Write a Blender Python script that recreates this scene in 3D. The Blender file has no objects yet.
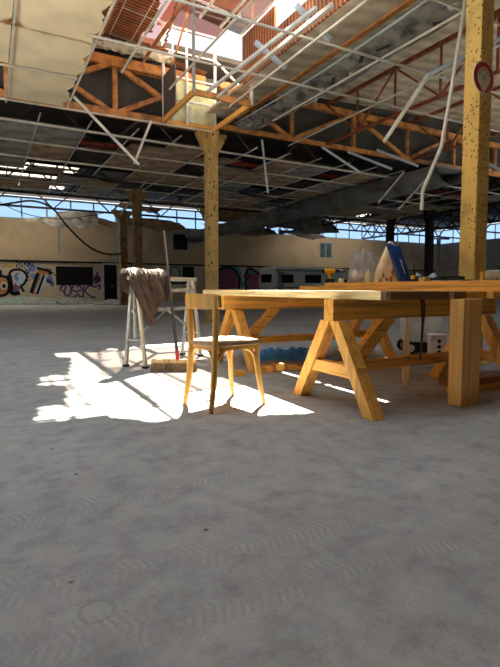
import bpy, bmesh, math, random
from mathutils import Vector, Matrix, Euler
random.seed(7)
C = bpy.context.scene.collection
# ------------------------------------------------------------------ camera frame
FPX, HC, PITCH, YAW = 482.0, 0.87, math.radians(4.0), math.radians(28.5)
PPY = 321.7                              # height of the optical axis in the 667 px frame (the photo is cropped off-centre)
CY, SY = math.cos(YAW), math.sin(YAW)
def cw(X, D, z=0.0):                     # metres right of / ahead of the viewpoint -> hall coordinates
    return Vector((CY*X + SY*D, -SY*X + CY*D, z))
def ray(px, py):
    a = (px-250)/FPX; b = (PPY-py)/FPX
    h = math.cos(PITCH) + b*math.sin(PITCH); v = b*math.cos(PITCH) - math.sin(PITCH)
    d = cw(a, h); d.z = v
    return d, h
def at(px, py, D):
    d, h = ray(px, py); p = d*(D/h); p.z += HC
    return p
def on_floor(px, py, z=0.0):
    d, h = ray(px, py); s = (z-HC)/d.z; p = d*s; p.z = z
    return p
def on_y(px, py, y0):
    d, h = ray(px, py); p = d*(y0/d.y); p.z += HC
    return p
cam_d = bpy.data.cameras.new('camera'); cam = bpy.data.objects.new('camera', cam_d); C.objects.link(cam)
cam_d.sensor_fit = 'VERTICAL'; cam_d.sensor_height = 36; cam_d.lens = FPX/667*36
cam_d.clip_end = 300; cam_d.shift_y = (PPY-333.5)/667
cam.location = (0, 0, HC); cam.rotation_euler = (math.pi/2 - PITCH, 0, -YAW)
bpy.context.scene.camera = cam

# ------------------------------------------------------------------ mesh builder
class MB:
    def __init__(s): s.v = []; s.f = []
    def add(s, vs, fs):
        n = len(s.v); s.v += [Vector(v) for v in vs]; s.f += [tuple(i+n for i in f) for f in fs]; return s
    def box(s, c, d, rot=None):
        c = Vector(c); hx, hy, hz = d[0]/2, d[1]/2, d[2]/2
        vs = [Vector((x, y, z)) for x in (-hx, hx) for y in (-hy, hy) for z in (-hz, hz)]
        if rot is not None:
            m = rot if isinstance(rot, Matrix) else Euler(rot).to_matrix()
            vs = [m @ v for v in vs]
        return s.add([c+v for v in vs], [(0,1,3,2),(4,6,7,5),(0,4,5,1),(2,3,7,6),(0,2,6,4),(1,5,7,3)])
    def b2(s, x0, x1, y0, y1, z0, z1):
        return s.box(((x0+x1)/2, (y0+y1)/2, (z0+z1)/2), (abs(x1-x0), abs(y1-y0), abs(z1-z0)))
    def bar(s, p, q, w, h, up=(0,0,1)):           # w sideways, h along up
        p = Vector(p); q = Vector(q); d = (q-p); L = d.length; d.normalize(); up = Vector(up)
        sx = d.cross(up)
        if sx.length < 1e-4: sx = d.cross(Vector((1,0,0)))
        sx.normalize(); u = sx.cross(d)
        m = Matrix((d, sx, u)).transposed()
        return s.box((p+q)/2, (L, w, h), m)
    def tube(s, path, r, n=8, cap=True):
        path = [Vector(p) for p in path]; N = len(path)
        rs = r if isinstance(r, (list, tuple)) else [r]*N
        ref = None; rings = []
        for i, p in enumerate(path):
            t = (path[min(i+1, N-1)] - path[max(i-1, 0)]).normalized()
            if ref is None:
                ref = t.orthogonal().normalized()
            ref = (ref - t*ref.dot(t)).normalized(); b = t.cross(ref)
            rings.append([p + (ref*math.cos(2*math.pi*k/n) + b*math.sin(2*math.pi*k/n))*rs[i] for k in range(n)])
        vs = [v for g in rings for v in g]; fs = []
        for i in range(N-1):
            for k in range(n):
                a = i*n+k; b_ = i*n+(k+1) % n
                fs.append((a, b_, b_+n, a+n))
        if cap: fs += [tuple(range(n))[::-1], tuple((N-1)*n+k for k in range(n))]
        return s.add(vs, fs)
    def prism(s, poly, a0, a1, axis='x'):        # poly of 2D points in the other two axes
        def mk(p, a):
            return (a, p[0], p[1]) if axis == 'x' else ((p[0], a, p[1]) if axis == 'y' else (p[0], p[1], a))
        n = len(poly)
        vs = [mk(p, a0) for p in poly] + [mk(p, a1) for p in poly]
        return s.add(vs, [tuple(range(n))[::-1], tuple(range(n, 2*n))] + [(i, (i+1) % n, (i+1) % n+n, i+n) for i in range(n)])
    def lathe(s, prof, c=(0,0,0), n=20):
        c = Vector(c); vs = []; fs = []
        for r, z in prof:
            for k in range(n):
                a = 2*math.pi*k/n; vs.append(c+Vector((r*math.cos(a), r*math.sin(a), z)))
        for i in range(len(prof)-1):
            for k in range(n):
                a = i*n+k; b = i*n+(k+1) % n
                fs.append((a, b, b+n, a+n))
        fs += [tuple(range(n))[::-1], tuple((len(prof)-1)*n+k for k in range(n))]
        return s.add(vs, fs)
    def grid(s, fn, nu, nv):
        vs = [fn(i/(nu-1), j/(nv-1)) for i in range(nu) for j in range(nv)]
        return s.add(vs, [(i*nv+j, (i+1)*nv+j, (i+1)*nv+j+1, i*nv+j+1) for i in range(nu-1) for j in range(nv-1)])
    def moved(s, m):
        s.v = [m @ v for v in s.v]; return s
def mesh_obj(name, mb, mat, smooth=False, bevel=0.0, origin=None):
    me = bpy.data.meshes.new(name); o = Vector(origin) if origin is not None else Vector((0,0,0))
    me.from_pydata([v-o for v in mb.v], [], mb.f); me.update()
    b = bmesh.new(); b.from_mesh(me); bmesh.ops.recalc_face_normals(b, faces=b.faces); b.to_mesh(me); b.free()
    me.materials.append(mat)
    ob = bpy.data.objects.new(name, me); C.objects.link(ob); ob.location = o
    if smooth:
        for p in me.polygons: p.use_smooth = True
        try: me.set_sharp_from_angle(angle=math.radians(40))
        except Exception: pass
    if bevel:
        md = ob.modifiers.new('edge', 'BEVEL'); md.width = bevel; md.segments = 2; md.limit_method = 'ANGLE'
    return ob
def part(name, mb, mat, parent, label=None, **k):
    o = mesh_obj(name, mb, mat, **k); o.parent = parent
    if label: o['label'] = label
    return o
def tag(o, label, cat, group=None, kind=None):
    o['label'] = label; o['category'] = cat
    if group: o['group'] = group
    if kind: o['kind'] = kind
    return o
def thing(name, label, cat, loc=(0,0,0), rotz=0.0, group=None):
    o = bpy.data.objects.new(name, None); C.objects.link(o); o.empty_display_size = .1
    o.location = loc; o.rotation_euler = (0, 0, rotz)
    return tag(o, label, cat, group)
def single(name, mb, mat, label, cat, group=None, **k):
    lo = [min(v[i] for v in mb.v) for i in range(3)]; hi = [max(v[i] for v in mb.v) for i in range(3)]
    return tag(mesh_obj(name, mb, mat, origin=((lo[0]+hi[0])/2, (lo[1]+hi[1])/2, lo[2]), **k), label, cat, group)
def struct(name, mb, mat, parent=None, **k):
    o = mesh_obj(name, mb, mat, **k)
    if parent: o.parent = parent
    else: o['kind'] = 'structure'
    return o
def copy_tree(o, label=None, parent=None):
    c = o.copy(); C.objects.link(c)
    if parent: c.parent = parent
    if label: c['label'] = label
    for ch in [x for x in bpy.data.objects if x.parent == o]: copy_tree(ch, None, c)
    return c

# ------------------------------------------------------------------ materials
def N(nt, t, **kw):
    n = nt.nodes.new(t)
    for k, v in kw.items():
        if k.startswith('i_'): n.inputs[k[2:].replace('_', ' ')].default_value = v
        else: setattr(n, k, v)
    return n
def base_mat(name, rough=.8, metal=0.0, spec=.3):
    m = bpy.data.materials.new(name); m.use_nodes = True; nt = m.node_tree
    p = nt.nodes['Principled BSDF']; p.inputs['Roughness'].default_value = rough; p.inputs['Metallic'].default_value = metal
    p.inputs['Specular IOR Level'].default_value = spec
    return m, nt, p
def ramp(nt, src, stops):
    r = N(nt, 'ShaderNodeValToRGB'); e = r.color_ramp.elements
    while len(e) < len(stops): e.new(.5)
    for el, (pos, col) in zip(e, stops):
        el.position = pos; el.color = (*col, 1) if len(col) == 3 else col
    nt.links.new(src, r.inputs[0]); return r
def mix(nt, fac, a, b, mode='MIX'):
    n = nt.nodes.new('ShaderNodeMix'); n.data_type = 'RGBA'; n.blend_type = mode
    for sock, v in ((n.inputs[0], fac), (n.inputs[6], a), (n.inputs[7], b)):
        if hasattr(v, 'is_linked') or isinstance(v, bpy.types.NodeSocket): nt.links.new(v, sock)
        else: sock.default_value = v if not isinstance(v, tuple) else ((*v, 1) if len(v) == 3 else v)
    return n.outputs[2]
def paint(name, col, var=.25, scale=6, rough=.7, metal=0.0, bump=.1, dark=None, spec=.3, stretch=(1,1,1)):
    m, nt, p = base_mat(name, rough, metal, spec)
    tc = N(nt, 'ShaderNodeTexCoord'); mp = N(nt, 'ShaderNodeMapping'); mp.inputs['Scale'].default_value = stretch
    nt.links.new(tc.outputs['Object'], mp.inputs[0])
    no = N(nt, 'ShaderNodeTexNoise'); no.inputs['Scale'].default_value = scale; no.inputs['Detail'].default_value = 6
    nt.links.new(mp.outputs[0], no.inputs[0])
    d = dark or tuple(c*(1-var*1.6) for c in col); l = tuple(min(1, c*(1+var*.6)) for c in col)
    r = ramp(nt, no.outputs[0], [(.3, d), (.55, col), (.75, l)])
    nt.links.new(r.outputs[0], p.inputs['Base Color'])
    if bump:
        b = N(nt, 'ShaderNodeBump'); b.inputs['Strength'].default_value = bump; b.inputs['Distance'].default_value = .02
        nt.links.new(no.outputs[0], b.inputs['Height']); nt.links.new(b.outputs[0], p.inputs['Normal'])
    return m
def wood(name, col, axis='x', dark=.55, rough=.55, knots=True):
    st = {'x': (.7, 14, 14), 'y': (14, .7, 14), 'z': (14, 14, .7)}[axis]
    m, nt, p = base_mat(name, rough)
    tc = N(nt, 'ShaderNodeTexCoord'); mp = N(nt, 'ShaderNodeMapping'); mp.inputs['Scale'].default_value = st
    nt.links.new(tc.outputs['Object'], mp.inputs[0])
    no = N(nt, 'ShaderNodeTexNoise'); no.inputs['Scale'].default_value = 2.2; no.inputs['Detail'].default_value = 5
    no.inputs['Distortion'].default_value = .6
    nt.links.new(mp.outputs[0], no.inputs[0])
    r = ramp(nt, no.outputs[0], [(.32, tuple(c*dark for c in col)), (.5, col), (.72, tuple(min(1, c*1.18) for c in col))])
    out = r.outputs[0]
    if knots:
        vo = N(nt, 'ShaderNodeTexVoronoi'); vo.inputs['Scale'].default_value = 3.0
        mp2 = N(nt, 'ShaderNodeMapping'); mp2.inputs['Scale'].default_value = {'x': (.8, 1.6, 1.6), 'y': (1.6, .8, 1.6), 'z': (1.6, 1.6, .8)}[axis]
        nt.links.new(tc.outputs['Object'], mp2.inputs[0]); nt.links.new(mp2.outputs[0], vo.inputs[0])
        k = ramp(nt, vo.outputs['Distance'], [(.035, (1,1,1)), (.07, (0,0,0))])
        out = mix(nt, k.outputs[0], out, tuple(c*.55 for c in col))
    nt.links.new(out, p.inputs['Base Color'])
    b = N(nt, 'ShaderNodeBump'); b.inputs['Strength'].default_value = .12; b.inputs['Distance'].default_value = .01
    nt.links.new(no.outputs[0], b.inputs['Height']); nt.links.new(b.outputs[0], p.inputs['Normal'])
    return m
def clear(name, tint, haze, alpha):              # dirty glass: straight-through + diffuse transmission
    m = bpy.data.materials.new(name); m.use_nodes = True; nt = m.node_tree; nt.nodes.clear()
    t = N(nt, 'ShaderNodeBsdfTransparent'); t.inputs[0].default_value = (*tint, 1)
    h = N(nt, 'ShaderNodeBsdfTranslucent')
    no = N(nt, 'ShaderNodeTexNoise'); no.inputs['Scale'].default_value = 2.0; no.inputs['Detail'].default_value = 4
    r = ramp(nt, no.outputs[0], [(.35, tuple(c*.7 for c in haze)), (.65, haze)]); nt.links.new(r.outputs[0], h.inputs[0])
    x = N(nt, 'ShaderNodeMixShader'); x.inputs[0].default_value = alpha
    o = N(nt, 'ShaderNodeOutputMaterial')
    nt.links.new(t.outputs[0], x.inputs[1]); nt.links.new(h.outputs[0], x.inputs[2]); nt.links.new(x.outputs[0], o.inputs[0])
    return m

def floor_mat():
    m, nt, p = base_mat('concrete_floor', .75, 0, .25)
    L = nt.links.new; tc = N(nt, 'ShaderNodeTexCoord'); P = tc.outputs['Object']
    n1 = N(nt, 'ShaderNodeTexNoise', i_Scale=.55, i_Detail=6.0, i_Roughness=.65); L(P, n1.inputs[0])
    n2 = N(nt, 'ShaderNodeTexNoise', i_Scale=7.0, i_Detail=8.0, i_Roughness=.7); L(P, n2.inputs[0])
    n3 = N(nt, 'ShaderNodeTexNoise', i_Scale=140.0, i_Detail=3.0); L(P, n3.inputs[0])
    a = ramp(nt, n1.outputs[0], [(.3, (.285,.29,.285)), (.5, (.35,.355,.345)), (.7, (.42,.425,.41))]).outputs[0]
    b = ramp(nt, n2.outputs[0], [(.3, (.68,.68,.68)), (.5, (1,1,1)), (.7, (1.2,1.19,1.17))]).outputs[0]
    c = mix(nt, 1.0, a, b, 'MULTIPLY')
    d = ramp(nt, n3.outputs[0], [(.28, (.55,.55,.55)), (.42, (1,1,1)), (.68, (1,1,1)), (.8, (1.35,1.35,1.35))]).outputs[0]
    c = mix(nt, .8, c, d, 'MULTIPLY')
    # dark oil specks
    vo = N(nt, 'ShaderNodeTexVoronoi', i_Scale=4.0); L(P, vo.inputs[0])
    k = ramp(nt, vo.outputs['Distance'], [(.03, (1,1,1)), (.055, (0,0,0))]).outputs[0]
    c = mix(nt, k, c, (.10,.095,.085))
    # tyre tracks: bands along a line with a tread wave, broken by noise
    sx = N(nt, 'ShaderNodeSeparateXYZ'); L(P, sx.inputs[0])
    def math_(op, x, y=None, z=None):
        n = N(nt, 'ShaderNodeMath', operation=op)
        for i, v in enumerate((x, y, z)):
            if v is None: continue
            if isinstance(v, (int, float)): n.inputs[i].default_value = v
            else: L(v, n.inputs[i])
        return n.outputs[0]
    bump_src = n2.outputs[0]
    for (x0, y0, sl, cv, w) in ((.52, 1.42, -.13, .06, .075), (.81, 1.13, -.09, .05, .07), (.2, 1.95, .10, -.05, .08)):
        dx = math_('SUBTRACT', sx.outputs[0], x0)
        yy = math_('ADD', math_('MULTIPLY_ADD', dx, sl, y0), math_('MULTIPLY', math_('MULTIPLY', dx, dx), cv))
        dist = math_('SUBTRACT', sx.outputs[1], yy)
        band = math_('LESS_THAN', math_('ABSOLUTE', dist), w)
        tread = math_('SINE', math_('ADD', math_('MULTIPLY', dx, 230.0), math_('MULTIPLY', math_('ABSOLUTE', dist), 90.0)))
        tread = math_('GREATER_THAN', tread, .15)
        nn = ramp(nt, n2.outputs[0], [(.47, (0,0,0)), (.6, (1,1,1))]).outputs[0]
        f = math_('MULTIPLY', math_('MULTIPLY', band, tread), math_('MULTIPLY', nn, .32))
        c = mix(nt, f, c, (.16,.155,.15))
    # faint ring left by a can
    rp = on_floor(97, 611)
    vd = N(nt, 'ShaderNodeVectorMath', operation='DISTANCE'); L(P, vd.inputs[0]); vd.inputs[1].default_value = rp
    rr = math_('ABSOLUTE', math_('SUBTRACT', vd.outputs['Value'], .045))
    c = mix(nt, math_('MULTIPLY', math_('LESS_THAN', rr, .006), .2), c, (.13,.125,.12))
    L(c, p.inputs['Base Color'])
    bp = N(nt, 'ShaderNodeBump'); bp.inputs['Strength'].default_value = .25; bp.inputs['Distance'].default_value = .02
    L(bump_src, bp.inputs['Height']); L(bp.outputs[0], p.inputs['Normal'])
    return m
def spotted(name, col, spot, scale, thr):
    m, nt, p = base_mat(name, .65)
    L = nt.links.new; tc = N(nt, 'ShaderNodeTexCoord'); mp = N(nt, 'ShaderNodeMapping'); mp.inputs['Scale'].default_value = (1,1,.6)
    L(tc.outputs['Object'], mp.inputs[0])
    no = N(nt, 'ShaderNodeTexNoise', i_Scale=4.0, i_Detail=6.0); L(mp.outputs[0], no.inputs[0])
    a = ramp(nt, no.outputs[0], [(.3, tuple(c*.62 for c in col)), (.5, col), (.7, tuple(min(1,c*1.1) for c in col))]).outputs[0]
    vo = N(nt, 'ShaderNodeTexVoronoi', i_Scale=scale); L(mp.outputs[0], vo.inputs[0])
    k = ramp(nt, vo.outputs['Distance'], [(thr, (1,1,1)), (thr+.05, (0,0,0))]).outputs[0]
    n2 = N(nt, 'ShaderNodeTexNoise', i_Scale=2.3); L(mp.outputs[0], n2.inputs[0])
    g = ramp(nt, n2.outputs[0], [(.42, (0,0,0)), (.52, (1,1,1))]).outputs[0]
    k = mix(nt, 1.0, k, g, 'MULTIPLY')
    L(mix(nt, k, a, spot), p.inputs['Base Color'])
    return m
def wall_paint(name, hi, lo, zsplit):
    m, nt, p = base_mat(name, .9)
    L = nt.links.new; tc = N(nt, 'ShaderNodeTexCoord'); sx = N(nt, 'ShaderNodeSeparateXYZ'); L(tc.outputs['Object'], sx.inputs[0])
    n1 = N(nt, 'ShaderNodeTexNoise', i_Scale=.35, i_Detail=7.0, i_Roughness=.65); L(tc.outputs['Object'], n1.inputs[0])
    g = N(nt, 'ShaderNodeMath', operation='GREATER_THAN'); L(sx.outputs[2], g.inputs[0]); g.inputs[1].default_value = zsplit
    c = mix(nt, g.outputs[0], lo, hi)
    s = ramp(nt, n1.outputs[0], [(.3, (.62,.58,.55)), (.5, (1,1,1)), (.7, (1.1,1.1,1.08))]).outputs[0]
    L(mix(nt, 1.0, c, s, 'MULTIPLY'), p.inputs['Base Color'])
    return m
def ribbed(name, col, dark, axis, freq):
    m, nt, p = base_mat(name, .8)
    L = nt.links.new; tc = N(nt, 'ShaderNodeTexCoord')
    w = N(nt, 'ShaderNodeTexWave', wave_type='BANDS', bands_direction=axis); w.inputs['Scale'].default_value = freq
    w.inputs['Distortion'].default_value = 1.0; w.inputs['Detail'].default_value = 2
    L(tc.outputs['Object'], w.inputs[0])
    no = N(nt, 'ShaderNodeTexNoise', i_Scale=2.5, i_Detail=5.0); L(tc.outputs['Object'], no.inputs[0])
    a = ramp(nt, w.outputs[0], [(.12, dark), (.4, col), (.9, tuple(min(1, c*1.15) for c in col))]).outputs[0]
    s = ramp(nt, no.outputs[0], [(.3, (.6,.6,.6)), (.6, (1,1,1))]).outputs[0]
    L(mix(nt, 1.0, a, s, 'MULTIPLY'), p.inputs['Base Color'])
    b = N(nt, 'ShaderNodeBump'); b.inputs['Strength'].default_value = .6; b.inputs['Distance'].default_value = .04
    L(w.outputs[0], b.inputs['Height']); L(b.outputs[0], p.inputs['Normal'])
    return m

PINE = (.82, .42, .09)
M = dict(
    floor=floor_mat(),
    wall=wall_paint('back_wall_plaster', (.60,.47,.32), (.62,.52,.40), 2.45),
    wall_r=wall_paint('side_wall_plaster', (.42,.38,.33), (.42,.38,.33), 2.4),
    dark_panel=paint('dark_cladding', (.085,.085,.08), .3, 1.2, .9),
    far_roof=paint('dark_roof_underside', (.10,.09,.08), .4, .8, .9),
    tile_roof=ribbed('red_brown_roof_tiles', (.50,.20,.09), (.16,.05,.025), 'Y', 3.2),
    beige_roof=ribbed('beige_fibre_cement_roof', (.66,.57,.43), (.58,.50,.37), 'Y', .8),
    orange=paint('orange_painted_steel', (.62,.27,.08), .35, 5, .6, dark=(.26,.11,.05)),
    red_brown=paint('red_brown_steel', (.34,.10,.05), .35, 5, .6),
    black_steel=paint('dark_steel', (.045,.035,.03), .4, 4, .7),
    grey_gutter=paint('grey_gutter_felt', (.24,.235,.215), .4, 4, .9, bump=.6, dark=(.06,.058,.05)),
    gutter_dark=paint('dark_grey_duct', (.21,.215,.215), .35, 1.5, .8),
    tbar=paint('white_ceiling_bar', (.74,.70,.60), .15, 3, .45, .1),
    tbar_far=paint('dull_ceiling_bar', (.66,.63,.57), .25, 3, .5, .1),
    bar_blue=paint('pale_blue_bar', (.55,.66,.76), .15, 3, .4, .2),
    ctile=paint('cream_ceiling_tile', (.95,.79,.53), .12, 1.6, .95, bump=.05),
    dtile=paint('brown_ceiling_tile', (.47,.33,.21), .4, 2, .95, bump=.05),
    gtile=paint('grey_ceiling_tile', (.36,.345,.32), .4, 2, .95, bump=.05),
    wool=paint('mineral_wool', (.66,.63,.53), .4, 7, 1.0, bump=1.0, dark=(.22,.2,.15)),
    green_panel=paint('pale_green_panel', (.62,.62,.36), .25, 4, .8, bump=.3),
    white_tube=paint('white_tube', (.78,.80,.80), .15, 5, .45),
    grey_tube=paint('grey_tube', (.36,.38,.38), .2, 5, .45),
    rust_wood=wood('weathered_rim_wood', (.42,.20,.07), 'x', knots=False),
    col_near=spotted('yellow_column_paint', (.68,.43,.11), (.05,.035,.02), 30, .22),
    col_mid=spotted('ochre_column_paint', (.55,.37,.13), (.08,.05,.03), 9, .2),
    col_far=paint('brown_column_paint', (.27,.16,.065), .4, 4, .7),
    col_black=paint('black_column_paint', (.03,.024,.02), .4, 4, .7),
    red_pipe=paint('red_pipe_paint', (.36,.05,.025), .3, 4, .5),
    cable=paint('black_cable', (.02,.02,.02), .2, 8, .6),
    glass_sky=clear('sky_tinted_glass', (.66,.80,.96), (.30,.42,.55), .2),  # blue of the sky behind is put into the glass tint
    glass_white=clear('milky_roof_sheet', (.8,.8,.8), (.40,.39,.37), 1.0),
    glass_fill=clear('milky_fill_sheet', (.8,.8,.8), (.125,.155,.19), 1.0),
    glass_pink=clear('pink_roof_sheet', (.96,.88,.84), (.030,.007,.004), .62),
    glass_brown=clear('brown_roof_sheet', (.94,.80,.72), (.022,.008,.004), .85),
    mullion=paint('pale_window_mullion', (.45,.5,.55), .2, 4, .6),
    black_win=paint('black_window_opening', (.008,.008,.01), .2, 4, .5, bump=0),
    win_blue=paint('dull_blue_glass', (.10,.15,.20), .3, 3, .25, bump=0),
    win_frame=paint('pale_window_frame', (.55,.52,.45), .2, 4, .7),
    pine_x=wood('pine_along_x', PINE, 'x'), pine_y=wood('pine_along_y', PINE, 'y'), pine_z=wood('pine_along_z', PINE, 'z', .7, knots=False),
    pale_y=wood('pale_pine_along_y', (.95,.75,.38), 'y'), post=wood('post_pine', (.82,.47,.14), 'z', .78, knots=False),
    shaded_board=wood('shaded_board_wood', (.20,.10,.04), 'y'), redbrown_x=wood('red_brown_plank', (.33,.14,.06), 'x'),
    chair=wood('varnished_beech', (.54,.29,.07), 'z', .84, .35, knots=False),
    seat=wood('worn_seat_wood', (.34,.21,.12), 'x', .6, .45, knots=False),
    lath=wood('pale_lath_wood', (.75,.52,.27), 'z', .5, knots=False),
    leather=paint('brown_leather', (.13,.055,.025), .4, 8, .6),
    black=paint('black_plastic', (.015,.015,.016), .2, 10, .45),
    yellow=paint('yellow_plastic', (.85,.45,.02), .08, 8, .4),
    grey_plastic=paint('grey_plastic', (.62,.64,.60), .15, 6, .5),
    white_block=paint('white_block', (.66,.60,.52), .15, 12, .8),
    hole=paint('dark_hole', (.02,.015,.012), .2, 8, .9, bump=0),
    tarp=paint('blue_tarp', (.07,.34,.88), .2, 8, .4),
    cream_metal=paint('cream_enamel', (.72,.66,.50), .2, 8, .4, .1),
    silver=paint('dull_silver_metal', (.50,.50,.48), .25, 9, .35, .6),
    dark_metal=paint('dark_grey_metal', (.14,.13,.12), .25, 8, .45, .4),
    bristle=paint('straw_bristle', (.36,.26,.15), .4, 40, .9, stretch=(1,1,.1)),
    handle=wood('broom_handle_wood', (.07,.048,.034), 'z', .6, knots=False),
    red_plastic=paint('red_plastic', (.55,.06,.03), .1, 8, .4),
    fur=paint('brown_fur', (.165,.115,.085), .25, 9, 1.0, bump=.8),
    fur_sunlit=paint('sunlit_fur', (.72,.68,.62), .2, 20, 1.0, bump=.8),
    sign_red=paint('sign_red', (.50,.018,.02), .12, 6, .4, bump=0),
    sign_cream=paint('sign_cream', (.72,.66,.46), .1, 6, .4, bump=0),
    sign_ink=paint('sign_ink', (.42,.02,.02), .05, 6, .5, bump=0),
    sign_grey=paint('sign_grey', (.36,.35,.30), .05, 6, .5, bump=0),
    caravan=paint('caravan_white', (.86,.90,.90), .1, 2, .4), caravan_grey=paint('caravan_grey', (.30,.33,.35), .1, 2, .5),
    stone=spotted('speckled_stone', (.45,.42,.33), (.10,.09,.07), 40, .3), foam=paint('ochre_foam', (.62,.38,.07), .3, 20, .9),
    blue_bag=paint('blue_bag_plastic', (.012,.05,.24), .25, 9, .35),
    floral=spotted('cream_printed_bag', (.78,.63,.40), (.42,.13,.03), 20, .42),
    paper=paint('white_paper', (.78,.77,.72), .05, 8, .7, bump=0),
    amber=paint('dark_amber_glass', (.035,.016,.006), .2, 8, .15, spec=.6),
    film=clear('clear_plastic_film', (.97,.98,.99), (.9,.92,.93), .36),
    bottle_plastic=clear('clear_bottle_plastic', (.90,.93,.95), (.8,.82,.84), .45),
    glue=paint('cream_glue_plastic', (.74,.68,.48), .08, 8, .45),
    debris_teal=paint('grey_green_board', (.26,.36,.33), .3, 5, .8), debris_grey=paint('grey_rubble', (.30,.32,.32), .4, 8, .9),
    g_black=paint('graffiti_black', (.012,.012,.02), .1, 3, .8, bump=0), g_orange=paint('graffiti_orange', (.52,.24,.10), .15, 3, .8, bump=0),
    g_blue=paint('graffiti_blue', (.20,.26,.62), .15, 3, .8, bump=0), g_pale=paint('graffiti_pale_blue', (.50,.66,.80), .1, 3, .8, bump=0),
    g_purple=paint('graffiti_purple', (.10,.06,.26), .15, 3, .8, bump=0), g_mauve=paint('graffiti_mauve', (.26,.10,.20), .2, 3, .8, bump=0),
    g_cyan=paint('graffiti_cyan', (.10,.34,.44), .15, 3, .8, bump=0), g_yellow=paint('graffiti_yellow', (.55,.40,.12), .15, 3, .8, bump=0),
    g_white=paint('graffiti_white', (.62,.62,.60), .1, 3, .8, bump=0),
    pipe_bluelit=paint('blue_lit_pipe', (.20,.38,.58), .2, 3, .5),
)
# ================================================================== THE SETTING
BACK = 31.3
struct('floor', MB().b2(-30, 40, -24, BACK, -.2, 0), M['floor'])
wall_back = struct('wall_back', MB().b2(-9, 37.3, BACK, BACK+.3, 0, 4.85), M['wall'])
struct('wall_right', MB().b2(37, 37.3, -10, BACK, 0, 4.85), M['wall_r'])
struct('wall_left', MB().b2(-9.3, -9, -10, BACK+.3, 0, 9.5), M['wall_r'])
# clerestory bands above the back and right walls
def clerestory(name, p0, p1, n):
    w = struct(name, MB().bar(p0+Vector((0,0,.05)), p1+Vector((0,0,.05)), .14, .1).bar(p0+Vector((0,0,1.3)), p1+Vector((0,0,1.3)), .14, .1), M['mullion'])
    mb = MB(); gl = MB()
    for i in range(n+1):
        p = p0.lerp(p1, i/n); mb.bar(p+Vector((0,0,.1)), p+Vector((0,0,1.25)), .06, .08, (1,0,0))
    gl.bar(p0+Vector((0,0,.675)), p1+Vector((0,0,.675)), .02, 1.15)
    struct('mullions', mb, M['mullion'], w); struct('pane', gl, M['glass_sky'], w)
clerestory('window_1', Vector((-9, BACK+.15, 4.85)), Vector((37.3, BACK+.15, 4.85)), 34)
clerestory('window_2', Vector((37.15, 1, 4.85)), Vector((37.15, BACK, 4.85)), 22)
# far roof (with a milky rooflight strip), unseen overhang added outside to block sun
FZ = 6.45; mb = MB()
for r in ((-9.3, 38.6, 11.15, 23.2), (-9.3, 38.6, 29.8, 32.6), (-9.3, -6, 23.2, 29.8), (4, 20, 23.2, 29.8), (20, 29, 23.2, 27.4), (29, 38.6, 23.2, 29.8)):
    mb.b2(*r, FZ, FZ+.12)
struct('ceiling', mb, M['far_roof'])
w3 = struct('window_3', MB().b2(-6, 4, 23.2, 29.8, FZ+.05, FZ+.08).b2(20, 29, 27.4, 29.8, FZ+.05, FZ+.08), M['glass_white'])  # the small right-hand strip is added to brighten the caravan
mb = MB()
for i in range(11): mb.b2(-6+i-.03, -6+i+.03, 23.2, 29.8, FZ-.04, FZ+.05)
for k in range(1, 5): mb.b2(-6, 4, 23.2+k*1.3-.04, 23.2+k*1.3+.04, FZ-.06, FZ+.04)
struct('glazing_bars', mb, M['black_steel'], w3)
# near roof, left slope: red-brown tiles, broken open where the skylight stood
def zl(x): return 5.92 + (4.7-x)*.12
SUN_H = Vector((.52, .855)).normalized(); COT = math.cos(math.radians(55))/math.sin(math.radians(55))
def inside(p, poly):
    r = False; j = len(poly)-1
    for i in range(len(poly)):
        (xi, yi), (xj, yj) = poly[i], poly[j]
        if (yi > p[1]) != (yj > p[1]) and p[0] < (xj-xi)*(p[1]-yi)/(yj-yi)+xi: r = not r
        j = i
    return r
def fl(*pts): return [tuple(on_floor(*p)[:2]) for p in pts]
LIT = [fl((74,352),(97,352),(100,375),(108,414),(66,418)),
       fl((57,353),(74,353),(74,357),(57,357)), fl((44,376),(74,375),(72,385),(42,385)), fl((43,407),(70,405),(68,419),(40,421)),
       fl((101,351),(215,346),(330,350),(420,372),(420,405),(293,413),(180,418),(151,421),(140,418),(112,417),(106,392))]
def is_open(x, y):
    z = zl(x); q = (x - SUN_H.x*COT*z, y - SUN_H.y*COT*z)
    return any(inside(q, P) for P in LIT)
mb = MB(); st = .04
X0, X1, Y0, Y1 = 1.6, 4.7, 5.0, 11.1
def quad(x0, x1, y0, y1): mb.add([(x0,y0,zl(x0)),(x1,y0,zl(x1)),(x1,y1,zl(x1)),(x0,y1,zl(x0))], [(0,1,2,3)])
nx, ny = int((X1-X0)/st)+1, int((Y1-Y0)/st)+1
dx, dy = (X1-X0)/nx, (Y1-Y0)/ny
for i in range(nx):
    j = 0
    while j < ny:
        xa, ya = X0+i*dx, Y0+j*dy
        if is_open(xa+dx/2, ya+dy/2) or (3.66 < xa+dx/2 < 4.9 and 9.1 < ya+dy/2 < 10.75): j += 1; continue
        k = j
        while k < ny and not (is_open(xa+dx/2, Y0+k*dy+dy/2) or (3.66 < xa+dx/2 < 4.9 and 9.1 < Y0+k*dy+dy/2 < 10.75)): k += 1
        quad(xa, xa+dx, Y0+j*dy, Y0+k*dy); j = k
quad(-9.3, -4.2, Y0, Y1); quad(-.3, X0, Y0, Y1); quad(-4.2, -.3, 10.6, Y1); quad(-9.3, X1, -10, 2.9)   # unseen second hole at left, added for sun bounce
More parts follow.
